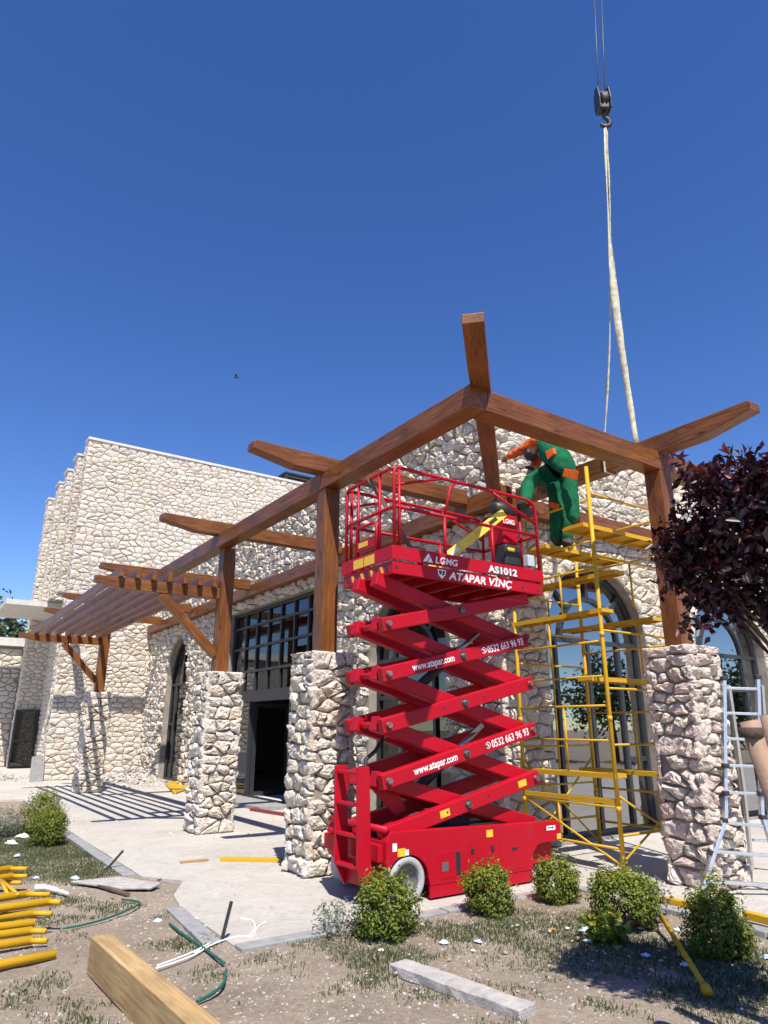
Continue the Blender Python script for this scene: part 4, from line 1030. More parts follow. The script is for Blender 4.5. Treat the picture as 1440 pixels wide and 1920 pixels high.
RAD = dict(pelvis=(.20, .175), belly=(.21, .18), chest=(.21, .17), neck=.058, head=(.088, .098), crown=(.06, .068), shL=.095, elL=.07, wrL=.05, paL=(.038, .022), shR=.095, elR=.07, wrR=.05, paR=(.038, .022),
           hiL=.135, knL=.105, anL=.085, toL=(.055, .045), hiR=.135, knR=.105, anR=.085, toR=(.055, .045))
COL = {('neck', 'head'): 2, ('head', 'crown'): 2, ('shL', 'elL'): 1, ('elL', 'wrL'): 1, ('wrL', 'paL'): 2, ('shR', 'elR'): 1, ('elR', 'wrR'): 1, ('wrR', 'paR'): 2, ('anL', 'toL'): 3, ('anR', 'toR'): 3, ('chest', 'neck'): 1}
q = lambda x, y, t: tuple(ONT(x, y, t))
J1 = dict(pelvis=q(1052, 873, 2.90), belly=q(1042, 853, 2.88), chest=q(1022, 832, 2.86), neck=q(1006, 834, 2.80), head=q(998, 847, 2.76), crown=q(992, 860, 2.74),
          shL=q(1008, 822, 2.72), elL=q(982, 843, 2.75), wrL=q(956, 854, 2.80), paL=q(950, 857, 2.82), shR=q(1012, 832, 3.02), elR=q(1006, 868, 3.02), wrR=q(1000, 876, 2.90), paR=q(994, 884, 2.86),
          hiL=q(1044, 885, 2.80), knL=q(992, 902, 2.62), anL=q(984, 948, 2.40), toL=q(968, 950, 2.36), hiR=q(1064, 888, 2.98), knR=q(1070, 937, 2.95), anR=q(1076, 976, 2.96), toR=q(1086, 982, 3.02), face=q(984, 842, 2.70))
w1, b1 = person('person in green overalls and orange sleeves leaning over, boot up on the red lift', J1, RAD, COL, PLASTICB, (2.9, -1.6, 4.14))
J2 = dict(pelvis=q(1052, 925, 3.34), belly=q(1050, 900, 3.36), chest=q(1046, 872, 3.42), neck=q(1038, 850, 3.46), head=q(1034, 836, 3.48), crown=q(1030, 820, 3.48),
          shL=q(1030, 868, 3.36), elL=q(1022, 892, 3.3), wrL=q(1014, 905, 3.4), paL=q(1008, 904, 3.42), shR=q(1064, 868, 3.5), elR=q(1068, 895, 3.55), wrR=q(1056, 905, 3.6), paR=q(1050, 906, 3.62),
          hiL=q(1044, 936, 3.30), knL=q(1044, 976, 3.24), anL=q(1042, 1012, 3.30), toL=q(1050, 1022, 3.28), hiR=q(1060, 938, 3.40), knR=q(1062, 976, 3.34), anR=q(1062, 1016, 3.36), toR=q(1068, 1024, 3.30), face=q(1024, 842, 3.4))
w2, b2 = person('person in green trousers standing upright on the upper scaffold tray behind a colleague', J2, RAD, COL, HAIR, (3.34, -1.15, 3.95))
# pockets, tool holster and drill
def patch(par, pts, mt, nm):
    m = MB(); c = sum((Vector(p) for p in pts), Vector())/len(pts); n = len(pts)
    m.add([Vector(p) for p in pts], [tuple(range(n))]); return m.build(nm, mt, par)
for (par, quad, t, mt, nm) in ((w1, [(1058, 878), (1080, 882), (1076, 898), (1054, 893)], 2.74, ORCLO, 'pocket'), (w1, [(1022, 846), (1036, 840), (1038, 850), (1026, 862)], 2.66, ORCLO, 'pocket'), (w2, [(1030, 940), (1044, 944), (1042, 956), (1030, 954)], 3.16, ORCLO, 'pocket')):
    pts = [q(x, y, t) for x, y in quad]; m = MB(); m.prism(pts, (.06, 0, 0)); m.build(nm, mt, par, bevel=.004)
drill = thing('cordless_drill', 'dark cordless drill held in the hand of the leaning worker', 'drill', tuple(ONT(994, 890, 2.82)), frame=True)
c = ONT(994, 880, 2.82)
m = MB(); m.tube([c+Vector((-.1, -.03, .0)), c+Vector((.08, .02, .03))], [.025, .035], 10); m.build('motor_housing', PLASTICB, drill, True)
m = MB(); m.bar(c+Vector((.05, 0, 0)), c+Vector((.07, 0, -.14)), .035, .045); m.build('grip', PLASTICB, drill); m = MB(); m.box(c.x+.02, c.x+.13, c.y-.035, c.y+.035, c.z-.19, c.z-.14); m.build('battery', BLACK, drill, bevel=.01)

# ------------------------------------------------------------------ crane hook block, cables and sling
HK = W(3.42, -2.52, 0)
hx, hy = atY(1130, 190, HK.y).x, HK.y; hz0 = atY(1130, 222, HK.y).z; hz1 = atY(1130, 168, HK.y).z
crane = thing('crane_hook_block', 'black crane hook block hanging high above the pergola on two wire ropes', 'crane hook', (hx, hy, hz0))
ch = hz1-hz0
m = MB()
for sg in (-1, 1):
    pr = [(-.11, .12), (-.13, .30), (-.08, ch-.02), (.02, ch+.03), (.11, ch-.08), (.13, .28), (.08, .12)]
    m.prism([(sg*.085-.012, a, b) for a, b in pr], (.024, 0, 0))
m.build('cheek_plate', DARK, crane, bevel=.01)
m = MB(); m.box(-.072, .072, -.085, .085, .13, ch-.12); m.build('block_body', BLACK, crane, bevel=.02)
m = MB(); m.lathe([(-.06, .12), (-.03, .15), (0, .125), (.03, .15), (.06, .12)], (0, 0, .33), 'x', 24); m.build('sheave', BLACK, crane, True)
m = MB(); m.tube([(0, 0, .16), (0, 0, .02)], .035, 10); m.tube([(0, 0, .02), (.05, 0, -.03), (.075, 0, -.09), (.05, 0, -.15), (-.01, 0, -.17), (-.06, 0, -.14), (-.075, 0, -.09)], [.03, .035, .035, .035, .032, .028, .015], 10); m.build('hook', BLACK, crane, True)
for (x0, px) in ((-.05, 1112), (.05, 1126)):
    top = atY(px, -60, hy+1.2); m = MB(); m.tube([(x0, .0, ch-.1), (top.x-hx, top.y-hy, top.z-hz0)], .009, 6); m.build('wire_rope', CABLE, crane, True)
sl = thing('lifting_sling', 'long pale webbing sling looped from the crane hook down around a rafter', 'sling', (hx, hy, 5.0))
def strap(pts, w0, nm, twist):
    m = MB(); n = len(pts); vs = []
    for i, p in enumerate(pts):
        a = twist[i]; d = Vector((math.cos(a), math.sin(a), 0))*w0[i]/2; nn = Vector((-math.sin(a), math.cos(a), 0))*.006
        for s_ in (-d-nn, d-nn, d+nn, -d+nn): vs.append(Vector(p)+s_)
    fs = [(4*i+k, 4*i+(k+1) % 4, 4*i+4+(k+1) % 4, 4*i+4+k) for i in range(n-1) for k in range(4)]+[(3, 2, 1, 0), (4*n-4, 4*n-3, 4*n-2, 4*n-1)]
    m.add(vs, fs); return m.build(nm, SLING, sl, True, off=(hx, hy, 5.0))
topp = Vector((hx, hy, hz0-.14)); e1 = W(3.51, -2.36, 5.14); e2 = W(3.29, -1.98, 5.14)
N = 28
p1 = [topp.lerp(e1, k/N)+Vector((-.11*math.sin(math.pi*k/N), 0, 0)) for k in range(N+1)]
strap(p1, [.055+.085*min(1, k/4)-.075*max(0, (k-5)/23)+.006*math.sin(k*2.1) for k in range(N+1)], 'sling_strand', [.3+.9*math.sin(k*.22) for k in range(N+1)])
p2 = [topp.lerp(e2, k/N)+Vector((.09*math.sin(math.pi*k/N), 0, 0)) for k in range(N+1)]
strap(p2, [.05+.008*math.sin(k*1.7) for k in range(N+1)], 'sling_strand', [1.2+.7*math.sin(k*.35) for k in range(N+1)])
m = MB()
for (s0) in (-2.36, -1.98):
    a = [W(3.285, s0, 5.14), W(3.285, s0, 4.885), W(3.515, s0, 4.885), W(3.515, s0, 5.14), W(3.285, s0, 5.145)]; m.tube(a, .014, 6)
m.build('sling_loop', SLING, sl, False, off=(hx, hy, 5.0))

# ------------------------------------------------------------------ foliage helpers
def leaves(name, parent, P, N_, size, mat, rnd, fold=.35, asp=.55, off=(0, 0, 0), rs=nprng):
    """folded pointed leaves: 4 verts mid-rib pair, two quads -> 4 tris"""
    P = np.asarray(P, float); N_ = np.asarray(N_, float); n = len(P); size = np.broadcast_to(size, n)[:, None]
    D = rs.normal(size=(n, 3)); D -= (D*N_).sum(1, keepdims=True)*N_; D /= np.linalg.norm(D, axis=1, keepdims=True)+1e-9
    S = np.cross(N_, D); up = N_*size*asp*fold
    v0 = P; v1 = P+D*size*.45+S*size*asp*.5+up; v2 = P+D*size; v3 = P+D*size*.45-S*size*asp*.5+up
    V = np.stack([v0, v1, v2, v3], 1).reshape(-1, 3); b = np.arange(n)[:, None]*4
    F = np.concatenate([b+np.array([[0, 1, 2]]), b+np.array([[0, 2, 3]])], 1).reshape(-1, 3)
    return raw(name, mat, parent, V, F, np.repeat(rnd, 4), off=off)
def unit(v): return v/(np.linalg.norm(v, axis=-1, keepdims=True)+1e-9)
def bush(px, py, w, h, label, seed, n=2600, tip=0.0, mat=LEAF, name='box_shrub', zg=-.03, lsize=(.02, .036)):
    rs = np.random.default_rng(seed); base = G(px, py, zg)
    root = thing(name, label, 'shrub', base, group=None)
    # sub-clumps on an uneven dome
    n = int(n*2.1); nc = 80; C = []; Rr = []
    for k in range(nc):
        a = rs.uniform(0, 2*math.pi); zz = rs.uniform(.06, .95); rr = rs.uniform(.45, .86)*(1-max(0, (zz-.45)/.62)**2.2)**.5*(.82+.18*min(1, zz/.3))
        C.append((math.cos(a)*w*.5*rr, math.sin(a)*w*.5*rr, h*zz*.93)); Rr.append(rs.uniform(.09, .17)*w)
    if tip: C.append((0, 0, h*(1+tip*.4))); Rr.append(.14*w); C.append((.03, 0, h*(.9+tip*.3))); Rr.append(.2*w)
    C = np.array(C); Rr = np.array(Rr); k = rs.integers(0, len(C), n)
    d = unit(rs.normal(size=(n, 3))); rad = Rr[k]*rs.uniform(.3, 1.15, n)**.6
    P = C[k]+d*rad[:, None]; P[:, 2] = np.maximum(P[:, 2], .01+rs.random(n)*.05)
    Nn = unit(d*.8+unit(P-np.array([0, 0, h*.3]))*.7+np.array([0, -.15, .55])+rs.normal(size=(n, 3))*.5)
    leaf_tone = np.clip(.34+.5*(rad/Rr[k]-.5)+.3*(P[:, 2]/h-.5)+rs.normal(size=n)*.15, 0, 1)  # lighter towards the clump edge and the top
    m = MB()
    for q_ in range(9):
        a = rs.uniform(0, 6.28); e = rs.uniform(.3, 1.4); dd = Vector((math.cos(a)*math.cos(e)*w*.5, math.sin(a)*math.cos(e)*w*.5, math.sin(e)*h*.5)); m.tube([(0, 0, -.04), dd*.4+Vector((0, 0, h*.25)), dd*.8+Vector((0, 0, h*.4))], [.007, .004, .002], 5)
    m.build('stems', BARK, root)['kind'] = 'stuff'
    PP = []; NN = []
    for q_ in range(34):
        a = rs.uniform(0, 6.28); e = rs.uniform(-.1, 1.5); dd = np.array([math.cos(a)*math.cos(e)*w*.5, math.sin(a)*math.cos(e)*w*.5, math.sin(e)*h*.5]); c0 = dd*.88+np.array([0, 0, h*.5]); dd = unit(dd+np.array([0, 0, .12]))
        for j in range(7): PP.append(c0+dd*(.016*j)+rs.normal(size=3)*.008); NN.append(unit(rs.normal(size=3)+np.array([0, 0, .8])))
    leaves('foliage', root, np.concatenate([P, np.array(PP)]), np.concatenate([Nn, np.array(NN)]), rs.uniform(*lsize, n+len(PP)), mat, np.concatenate([leaf_tone, rs.uniform(.5, 1, len(PP))]), rs=rs)
    return root
bush(724, 1762, .54, .47, 'round box shrub in front of the lift wheel', 1, 3200)
bush(918, 1716, .48, .42, 'round box shrub against the middle of the red chassis', 2, 3000)
bush(1046, 1694, .48, .40, 'box shrub at the far end of the red chassis', 3, 2600)
bush(1172, 1742, .58, .46, 'wide box shrub under the scaffold foot', 4, 3600)
bush(1352, 1796, .50, .44, 'pointed box shrub in front of the ladder foot', 5, 3400, tip=.5)
bush(72, 1566, .66, .66, 'dull green shrub by the far kerb, behind a brighter one', 6, 2600)
bush(86, 1586, .56, .52, 'bright yellow green shrub standing just in front of another by the kerb', 7, 2600)
bush(8, 1570, .55, .38, 'sparse greyish plant at the lawn edge', 8, 700, mat=GREYLEAF, name='grey_plant')
bush(640, 1752, .5, .16, 'low sparse grey plant beside the round shrub', 9, 120, mat=GREYLEAF, name='grey_plant', lsize=(.025, .04))
bush(1140, 1768, .26, .12, 'broad leaved weed at the foot of the wide shrub', 10, 130, name='broadleaf_weed', lsize=(.05, .075))
bush(1225, 1735, .30, .30, 'thin straggly weed between the two right hand shrubs', 13, 160, mat=GREYLEAF, name='straggly_weed', lsize=(.03, .05))

# plum tree with dark purple crown; trunk stands just out of the picture
TB = Vector((2.50, 3.72, -.03)); rs = np.random.default_rng(77)
tree = thing('plum_tree', 'small plum tree with dense dark purple foliage leaning over the right edge', 'tree', TB)
m = MB(); m.tube([(0, 0, -.1), (-.05, .02, .7), (-.12, .05, 1.4), (-.26, .10, 1.9), (-.36, .15, 2.3)], [.06, .052, .045, .04, .03], 10); m.build('trunk', BARK, tree, True)
CEN = np.array([-.17, .14, 2.66]); tips = []
lm = MB()
for k in range(34):
    a = rs.uniform(0, 6.28); e = rs.uniform(-.35, 1.25); L = rs.uniform(.75, 1.05)
    d = np.array([math.cos(a)*math.cos(e)*.98, math.sin(a)*math.cos(e)*.92, math.sin(e)*.80])*L*.72
    st_ = np.array([-.2, .08, 1.85])+rs.normal(size=3)*.05; end = CEN+d; mid = (st_+end)/2+np.array([0, 0, .1])+rs.normal(size=3)*.07
    lm.tube([st_, mid, end], [.010, .006, .002], 5); tips.append((mid, end))
lm.build('limbs', BARK, tree)['kind'] = 'stuff'
P = []; Nn = []; rn = []
for (mid, end) in tips:
    d = unit(end-mid); 
    for sub in range(10):
        s0 = mid+(end-mid)*rs.uniform(.1, 1.0); sd_ = unit(d+rs.normal(size=3)*.75); Ls = rs.uniform(.13, .28)
        for j in range(22):
            f = j/22; c0 = s0+sd_*Ls*f+rs.normal(size=3)*.012; P.append(c0); Nn.append(unit(rs.normal(size=3)*.9+np.array([0, 0, .55]))); rn.append(min(1, max(0, rs.normal(.45, .25)+(.3 if f > .85 else 0))))
for q_ in range(4200):
    d = unit(rs.normal(size=3))*np.array([.68, .64, .54])*rs.uniform(.15, .95)**.5; P.append(CEN+d); Nn.append(unit(rs.normal(size=3)+np.array([0, 0, .4]))); rn.append(rs.uniform(0, .6))
# upright leader shoots
for (sx, sy, L) in ((1262, 845, .3), (1290, 870, .24), (1345, 835, .34), (1390, 850, .3), (1425, 825, .4), (1235, 960, .25), (1230, 1000, .2), (1280, 1195, .3), (1330, 1200, .26), (1370, 1180, .25)):
    w = atY(sx, sy, 3.86); c0 = np.array(w-TB); dd = unit(np.array([-.25, .0, 1.0]) if sy < 1100 else np.array([-.4, 0, -.9]))
    for j in range(16):
        c = c0-dd*L*(1-j/16)+rs.normal(size=3)*.01; P.append(c); Nn.append(unit(rs.normal(size=3)+np.array([0, 0, .5]))); rn.append(rs.uniform(.3, 1))
leaves('crown', tree, np.array(P), np.array(Nn), rs.uniform(.048, .085, len(P)), PLUM, np.array(rn), asp=.5, rs=rs)
sk = [(1404, 1352, .0, .047), (1440, 1340, .18, .045)]
for k, (px, py, dy, r) in enumerate(sk):
    tp = atY(px, py, 3.55+dy); bs = Vector((tp.x+.33-.1*k, tp.y-.02, -.03))
    root = thing('tree_stake', ('brown wrapped tree stake with a strap round its blunt top' if k == 0 else 'brown tree stake standing close behind the strapped one'), 'stake', bs)
    m = MB(); a = tp-bs; m.tube([(0, 0, -.1), a*.35+Vector((.012, 0, 0)), a*.7-Vector((.008, 0, 0)), a], [r*1.05, r, r*.97, r*.95], 12); m.build('pole', STAKE, root, True)
    if k == 0:
        m = MB(); m.lathe([(-.025, r*1.05), (-.022, r*1.2), (.022, r*1.22), (.025, r*1.05)], a-Vector((0, 0, .055)), 'z', 16, False); m.build('strap', BARK, root, True)
# trees seen far behind: one beyond the annex, a belt behind the photographer (mirrored in the windows)
def far_tree(loc, hgt, wid, label, seed, n=2600, grp='trees standing around the site'):
    r2 = np.random.default_rng(seed); root = thing('broadleaf_tree', label, 'tree', loc, group=grp)
    m = MB(); m.tube([(0, 0, -.1), (.05, 0, hgt*.3), (0, .05, hgt*.6)], [.16, .12, .06], 8); m.build('trunk', BARK, root, True)
    nc = 34; C = unit(r2.normal(size=(nc, 3)))*np.array([wid*.5, wid*.5, hgt*.36])*r2.uniform(.35, .85, (nc, 1))+np.array([0, 0, hgt*.62]); k = r2.integers(0, nc, n)
    d = unit(r2.normal(size=(n, 3))); P = C[k]+d*(wid*.19)*r2.uniform(.5, 1.1, (n, 1)); leaves('crown', root, P, unit(d+r2.normal(size=(n, 3))*.5), r2.uniform(.16, .3, n)*wid/5, FARLEAF, r2.random(n), rs=r2)
    return root
far_tree(Vector((-20, 35, 0)), 8.2, 7.5, 'dark green tree rising behind the low annex', 301, 3000)
for k in range(7):
    far_tree(Vector((26+rng.uniform(-3, 5), -12+k*5.5+rng.uniform(-1, 1), 0)), rng.uniform(3.6, 6.0), rng.uniform(4.5, 6.5), 'leafy tree across the garden, mirrored in the round arched window', 310+k, 2600)
for k in range(5):
    far_tree(Vector((-34+rng.uniform(-3, 3), 8+k*6+rng.uniform(-1, 1), 0)), rng.uniform(4, 6.5), rng.uniform(5, 7), 'leafy tree beyond the lawn, mirrored in the dark glazing', 330+k, 1000)

# ------------------------------------------------------------------ aluminium ladder by the right pillar
def ladder():
    root = thing('aluminium_ladder', 'folding aluminium step ladder with flared feet in front of the pinkish pillar', 'ladder', G(1385, 1680))
    b = Vector(root.location); Yd = b.y
    def pt(x, y, Y): return atY(x, y, Y)-b
    def rl(pts, w, nm, mat=ALU): m = MB(); [m.bar(pts[i], pts[i+1], w, .06, up=(0, 1, 0)) for i in range(len(pts)-1)]; return m.build(nm, mat, root, bevel=.003)
    YT, YK, YF = Yd+.35, Yd+.14, Yd
    rl([pt(1357, 1270, YT), pt(1360, 1535, YK), pt(1316, 1668, YF)], .035, 'rail'); rl([pt(1420, 1268, YT), pt(1428, 1528, YK), pt(1476, 1668, YF)], .035, 'rail')
    for (x0, y0, x1) in ((1359, 1290, 1419), (1360, 1337, 1421), (1360, 1385, 1423), (1361, 1435, 1424), (1361, 1486, 1426)):
        f = (y0-1270)/265; Y_ = YT+(YK-YT)*f; m = MB(); m.bar(pt(x0, y0, Y_), pt(x1, y0+2, Y_), .05, .028); m.build('rung', ALU, root, bevel=.004)
    for (x0, y0, x1) in ((1350, 1541, 1446), (1334, 1596, 1462), (1322, 1652, 1474)):
        f = (y0-1535)/133; Y_ = YK+(YF-YK)*max(0, f); m = MB(); m.bar(pt(x0, y0, Y_), pt(x1, y0+10, Y_), .05, .03); m.build('rung', ALU, root, bevel=.004)
    for (x, y, Y_) in ((1357, 1272, YT), (1420, 1270, YT), (1360, 1436, YK), (1360, 1487, YK), (1426, 1488, YK), (1357, 1538, YK), (1430, 1532, YK), (1334, 1598, YK-.05)):
        c = pt(x, y, Y_); m = MB(); m.box(c.x-.03, c.x+.03, c.y-.04, c.y+.04, c.z-.025, c.z+.025); m.build('hinge_block', PLASTICB, root, bevel=.008)
    for x in (1316, 1476):
        c = pt(x, 1668, YF); m = MB(); m.box(c.x-.03, c.x+.03, c.y-.045, c.y+.045, c.z-.05, c.z+.01); m.build('foot', PLASTICB, root, bevel=.01)
    rl([pt(1366, 1285, YT+.05), pt(1394, 1480, YT+.55), pt(1412, 1648, YT+.95)], .03, 'rear_rail', ALU); rl([pt(1428, 1285, YT+.05), pt(1440, 1480, YT+.55), pt(1452, 1650, YT+.95)], .03, 'rear_rail', ALU)
    m = MB(); m.bar(pt(1412, 1575, YT+.8), pt(1448, 1578, YT+.8), .04, .03); m.build('rung', ALU, root)
    return root
ladder()

# ------------------------------------------------------------------ timber baulk, kerb slab, tubes, rods, hose, boards, litter
def lone(name, mb, mat, label, cat, loc, group=None, bevel=0, smooth=False):
    o = mb.build(name, mat, None, smooth, bevel, off=loc); o.location = loc; return tag(o, label, cat, group)
b0 = G(163, 1822, -.02); b1 = G(160, 1822, -.02)
A0 = G(182, 1822, -.02); dv = (G(346, 1990, -.02)-A0).normalized()
m = MB(); L_ = 2.4; side = .14
m.bar(A0+Vector((0, 0, .112)), A0+dv*L_+Vector((0, 0, .112)), side, .225)
lone('timber_baulk', m, RAWWOOD, 'thick pale yellow unstained timber baulk lying on the soil', 'timber', A0, None, .006)
k0, k1 = G(745, 1812, .0), G(990, 1900, .0); dk = (k1-k0).normalized(); nk = Vector((-dk.y, dk.x, 0)); m = MB(); rk = random.Random(8); n = 14
vs = []
for i in range(n+1):
    p = k0.lerp(k1, i/n)
    for (o_, z) in ((-.085, -.03), (.085, -.03), (.085, .035), (-.085, .035)): vs.append(p+nk*(o_+rk.uniform(-.006, .006))+Vector((0, 0, z+rk.uniform(-.004, .004))))
m.add(vs, [(4*i+k, 4*i+(k+1) % 4, 4*i+4+(k+1) % 4, 4*i+4+k) for i in range(n) for k in range(4)]+[(3, 2, 1, 0), (4*n, 4*n+1, 4*n+2, 4*n+3)])
lone('loose_kerb_slab', m, SLABC, 'long rough grey kerb slab lying loose on the dirt', 'slab', k0, None, .006)
m = MB(); c = G(222, 1660, .0); m.prism([c+Vector(v) for v in ((-.55, .1, 0), (.1, -.22, 0), (.42, -.2, 0), (.45, .0, 0), (-.1, .32, 0))], (0, 0, .025)); lone('broken_slab', m, SLABC, 'flat broken concrete fragment beside the gap in the kerb', 'slab', c, None, .008)
m = MB(); m.bar(G(172, 1655, .012), G(240, 1677, .012), .05, .02); lone('charred_lath', m, STICKW, 'dark thin lath along the broken concrete fragment', 'lath', G(172, 1655))
tubes = [((22, 1628), (0, 1631), 50, .17), ((28, 1642), (0, 1646), 50, .10), ((17, 1654), (0, 1655), 40, .04), ((52, 1676), (0, 1684), 93, .16), ((95, 1690), (0, 1703), 106, .17), ((65, 1712), (0, 1720), 97, .10), ((65, 1730), (0, 1738), 0, .07), ((60, 1745), (0, 1753), 86, .035), ((60, 1763), (0, 1772), 88, .005)]
tl = ['yellow scaffold tube farthest back in the pile, by the lawn', 'yellow scaffold tube second from the lawn side of the pile', 'short yellow tube low between the two halves of the pile', 'yellow scaffold tube with a long spigot under crossed braces', 'longest thick yellow tube of the pile, chipped paint', 'yellow tube just below the longest one in the pile', 'yellow tube of the pile without a spigot', 'yellow tube second from the bottom of the pile', 'lowest yellow tube at the bottom of the pile']
for k, (e, l_, sx, z) in enumerate(tubes):
    z = z+.03; p = G(*e, z); q_ = G(*l_, z); d = (q_-p).normalized(); q_ = p+d*1.7
    root = thing('scaffold_tube', tl[k], 'tube', p, group='yellow scaffold tubes piled on the lawn')
    m = MB(); m.tube([Vector((0, 0, 0)), q_-p], .032, 12); m.build('pipe', YEL, root, True)
    if sx:
        sp = (G(sx, e[1]+1, z)-p); m = MB(); m.tube([Vector((.0, 0, 0))-d*-.03, sp.normalized()*max(.1, min(.28, sp.length))], .021, 10); m.build('spigot', YEL, root, True)
p = G(104, 1789, .02); q_ = G(0, 1809, .02); d = (q_-p).normalized(); m = MB(); m.tube([p, p+d*1.5], [.03, .036], 12); lone('scaffold_tube', m, YEL, 'single yellow tube lying apart in front of the pile', 'tube', p, 'yellow scaffold tubes piled on the lawn', 0, True)
for (a, b, lb) in (((0, 1650), (14, 1676), 'steeper of two crossed yellow braces on the pile'), ((4, 1652), (34, 1678), 'flatter of two crossed yellow braces on the pile')):
    m = MB(); pa, pb = G(*a, .24), G(*b, .2); m.tube([pa, pb], .016, 8); lone('cross_brace', m, YEL, lb, 'brace', pa, None, 0, True)
for (a, b, zt, lb) in (((194, 1637), (231, 1595), .34, 'slanting black steel rod stuck beside the far kerb'), ((412, 1778), (434, 1690), .42, 'upright black steel rod at the corner of the terrace')):
    pa = G(*a, -.05); pb = atY(*b, pa.y+.02); m = MB(); m.bar(pa, pb, .025, .025); lone('steel_rod', m, DARK, lb, 'rod', pa)
def curve_pts(px, z, n=6):
    P = [G(x, y, z) for x, y in px]; out = []
    for i in range(len(P)-1):
        p0, p1, p2, p3 = P[max(i-1, 0)], P[i], P[i+1], P[min(i+2, len(P)-1)]
        for k in range(n):
            t = k/n; out.append(.5*((2*p1)+(p2-p0)*t+(2*p0-5*p1+4*p2-p3)*t*t+(3*p1-p0-3*p2+p3)*t**3))
    return out+[P[-1]]
for (px, r, mt, lb, nm, cat) in (([(118, 1741), (160, 1733), (200, 1722), (240, 1706), (262, 1692), (228, 1686)], .009, HOSE, 'green hose curving from the broken slab to the tube pile', 'garden_hose', 'hose'),
                                ([(318, 1732), (350, 1756), (385, 1780), (420, 1805)], .010, HOSE, 'straight green hose crossing the corner rod', 'garden_hose', 'hose'),
                                ([(424, 1820), (418, 1845), (395, 1865), (370, 1877)], .011, HOSE, 'short dark hose end behind the timber baulk', 'garden_hose', 'hose'),
                                ([(292, 1816), (330, 1804), (365, 1790), (400, 1770), (440, 1757), (475, 1755)], .0075, CABW, 'white cable running over the kerb corner', 'white_cable', 'cable'),
                                ([(294, 1811), (330, 1798), (362, 1785), (395, 1768)], .007, CABW, 'second white cable beside the first, ending at the rod', 'white_cable', 'cable'),
                                ([(450, 1722), (472, 1726), (478, 1740), (470, 1752)], .008, CABW, 'curled pale cable end lying on the concrete', 'white_cable', 'cable'),
                                ([(500, 1728), (484, 1738), (476, 1752)], .008, CABW, 'short forked cable end on the concrete', 'white_cable', 'cable')):
    P_ = curve_pts(px, r*.7); m = MB(); m.tube(P_, r, 7); lone(nm, m, mt, lb, cat, P_[0], None, 0, True)
def plank(a, b, w, h, mt, nm, lb, cat, z=.0):
    pa, pb = G(*a, z), G(*b, z); m = MB(); m.bar(pa+Vector((0, 0, h/2)), pb+Vector((0, 0, h/2)), w, h); return lone(nm, m, mt, lb, cat, pa, None, .003)
plank((414, 1614), (528, 1616), .10, .04, YEL, 'yellow_plank', 'yellow plank lying on concrete beside the left lift pillar', 'plank')
plank((338, 1619), (390, 1614), .06, .025, STICKW if False else RAWWOOD, 'short_lath', 'short bare wooden lath on the concrete', 'lath')
plank((1236, 1690), (1335, 1712), .08, .05, YEL, 'yellow_board', 'yellow board along the kerb between the right shrubs', 'board', .03)
plank((1398, 1722), (1500, 1748), .08, .06, YEL, 'yellow_board', 'yellow board on the kerb right of the pointed shrub', 'board', .03)
plank((472, 1520), (540, 1531), .10, .05, mat_plain('dull_red', (.22, .03, .035), .6), 'red_plank', 'dull red plank on the concrete near the doorway', 'plank')
p = G(1322, 1852, .02); q_ = G(1240, 1718, .10); m = MB(); m.tube([p, q_], .019, 10); o = lone('yellow_prop', m, YEL, 'yellow prop tube with a foot plate lying across the lawn', 'prop', p, None, 0, True)
m = MB(); m.tube([Vector((0, 0, 0)), (p-q_).normalized()*.06], .034, 10); c_ = m.build('foot_plate', YEL, o, True)
# small yellow frame near the tower, door step, rubble strip
fr_ = thing('yellow_pallet_frame', 'small yellow frame lying flat near the arched side window', 'frame', G(330, 1478))
m = MB(); a, b, c, d_ = G(312, 1470, .04), G(343, 1464, .04), G(352, 1478, .04), G(328, 1486, .04)
for x, y in ((a, b), (b, c), (c, d_), (d_, a)): m.tube([x-Vector(fr_.location), y-Vector(fr_.location)], .035, 6)
m.build('edge_tube', YEL, fr_); m = MB(); m.prism([x-Vector(fr_.location) for x in (a, b, c, d_)], (0, 0, .012)); m.build('sheet', YEL, fr_)
m = MB(); m.box(TA-.75, TA-.06, 6.2, 9.6, 0.0, .07); o = m.build('door_step', KERB, None, off=(TA-.4, 8, 0)); o.matrix_world = Matrix.Translation(W(TA-.4, 8, 0)) @ Matrix.Rotation(FR, 4, 'Z'); tag(o, 'grey concrete step below the open doorway', 'step')
m = MB(); m.prism([(0, 0, 0), (.35, .06, 0), (.33, .1, 0), (-.03, .04, 0)], (0, 0, .75)); mp_ = W(-.35, STW-.35, 0); o = lone('leaning_board', m, KERB, 'grey board leaning at the foot of the tower corner', 'board', (0, 0, 0)); o.location = mp_; o.rotation_euler = (R(-12), 0, FR)
rs = np.random.default_rng(91)
def crumple(px, py, sz, mt, lb, cat='litter', nm='litter_scrap', zz=.0, flat=.28):
    sz *= .85
    b = G(px, py, zz-.01); n = 7; vs = []; m = MB()
    for i in range(4):
        for k in range(n):
            a = 2*math.pi*k/n; r = sz*(1, .9, .6, .1)[i]*rs.uniform(.6, 1.25); vs.append(b+Vector((r*math.cos(a), r*math.sin(a)*.7, (0, .35, .7, .85)[i]*sz*flat*2*rs.uniform(.6, 1.3))))
    m.add(vs, [(i*n+k, i*n+(k+1) % n, (i+1)*n+(k+1) % n, (i+1)*n+k) for i in range(3) for k in range(n)]+[tuple(range(3*n, 4*n)), tuple(range(n-1, -1, -1))])
    return lone(nm, m, mt, lb, cat, b)
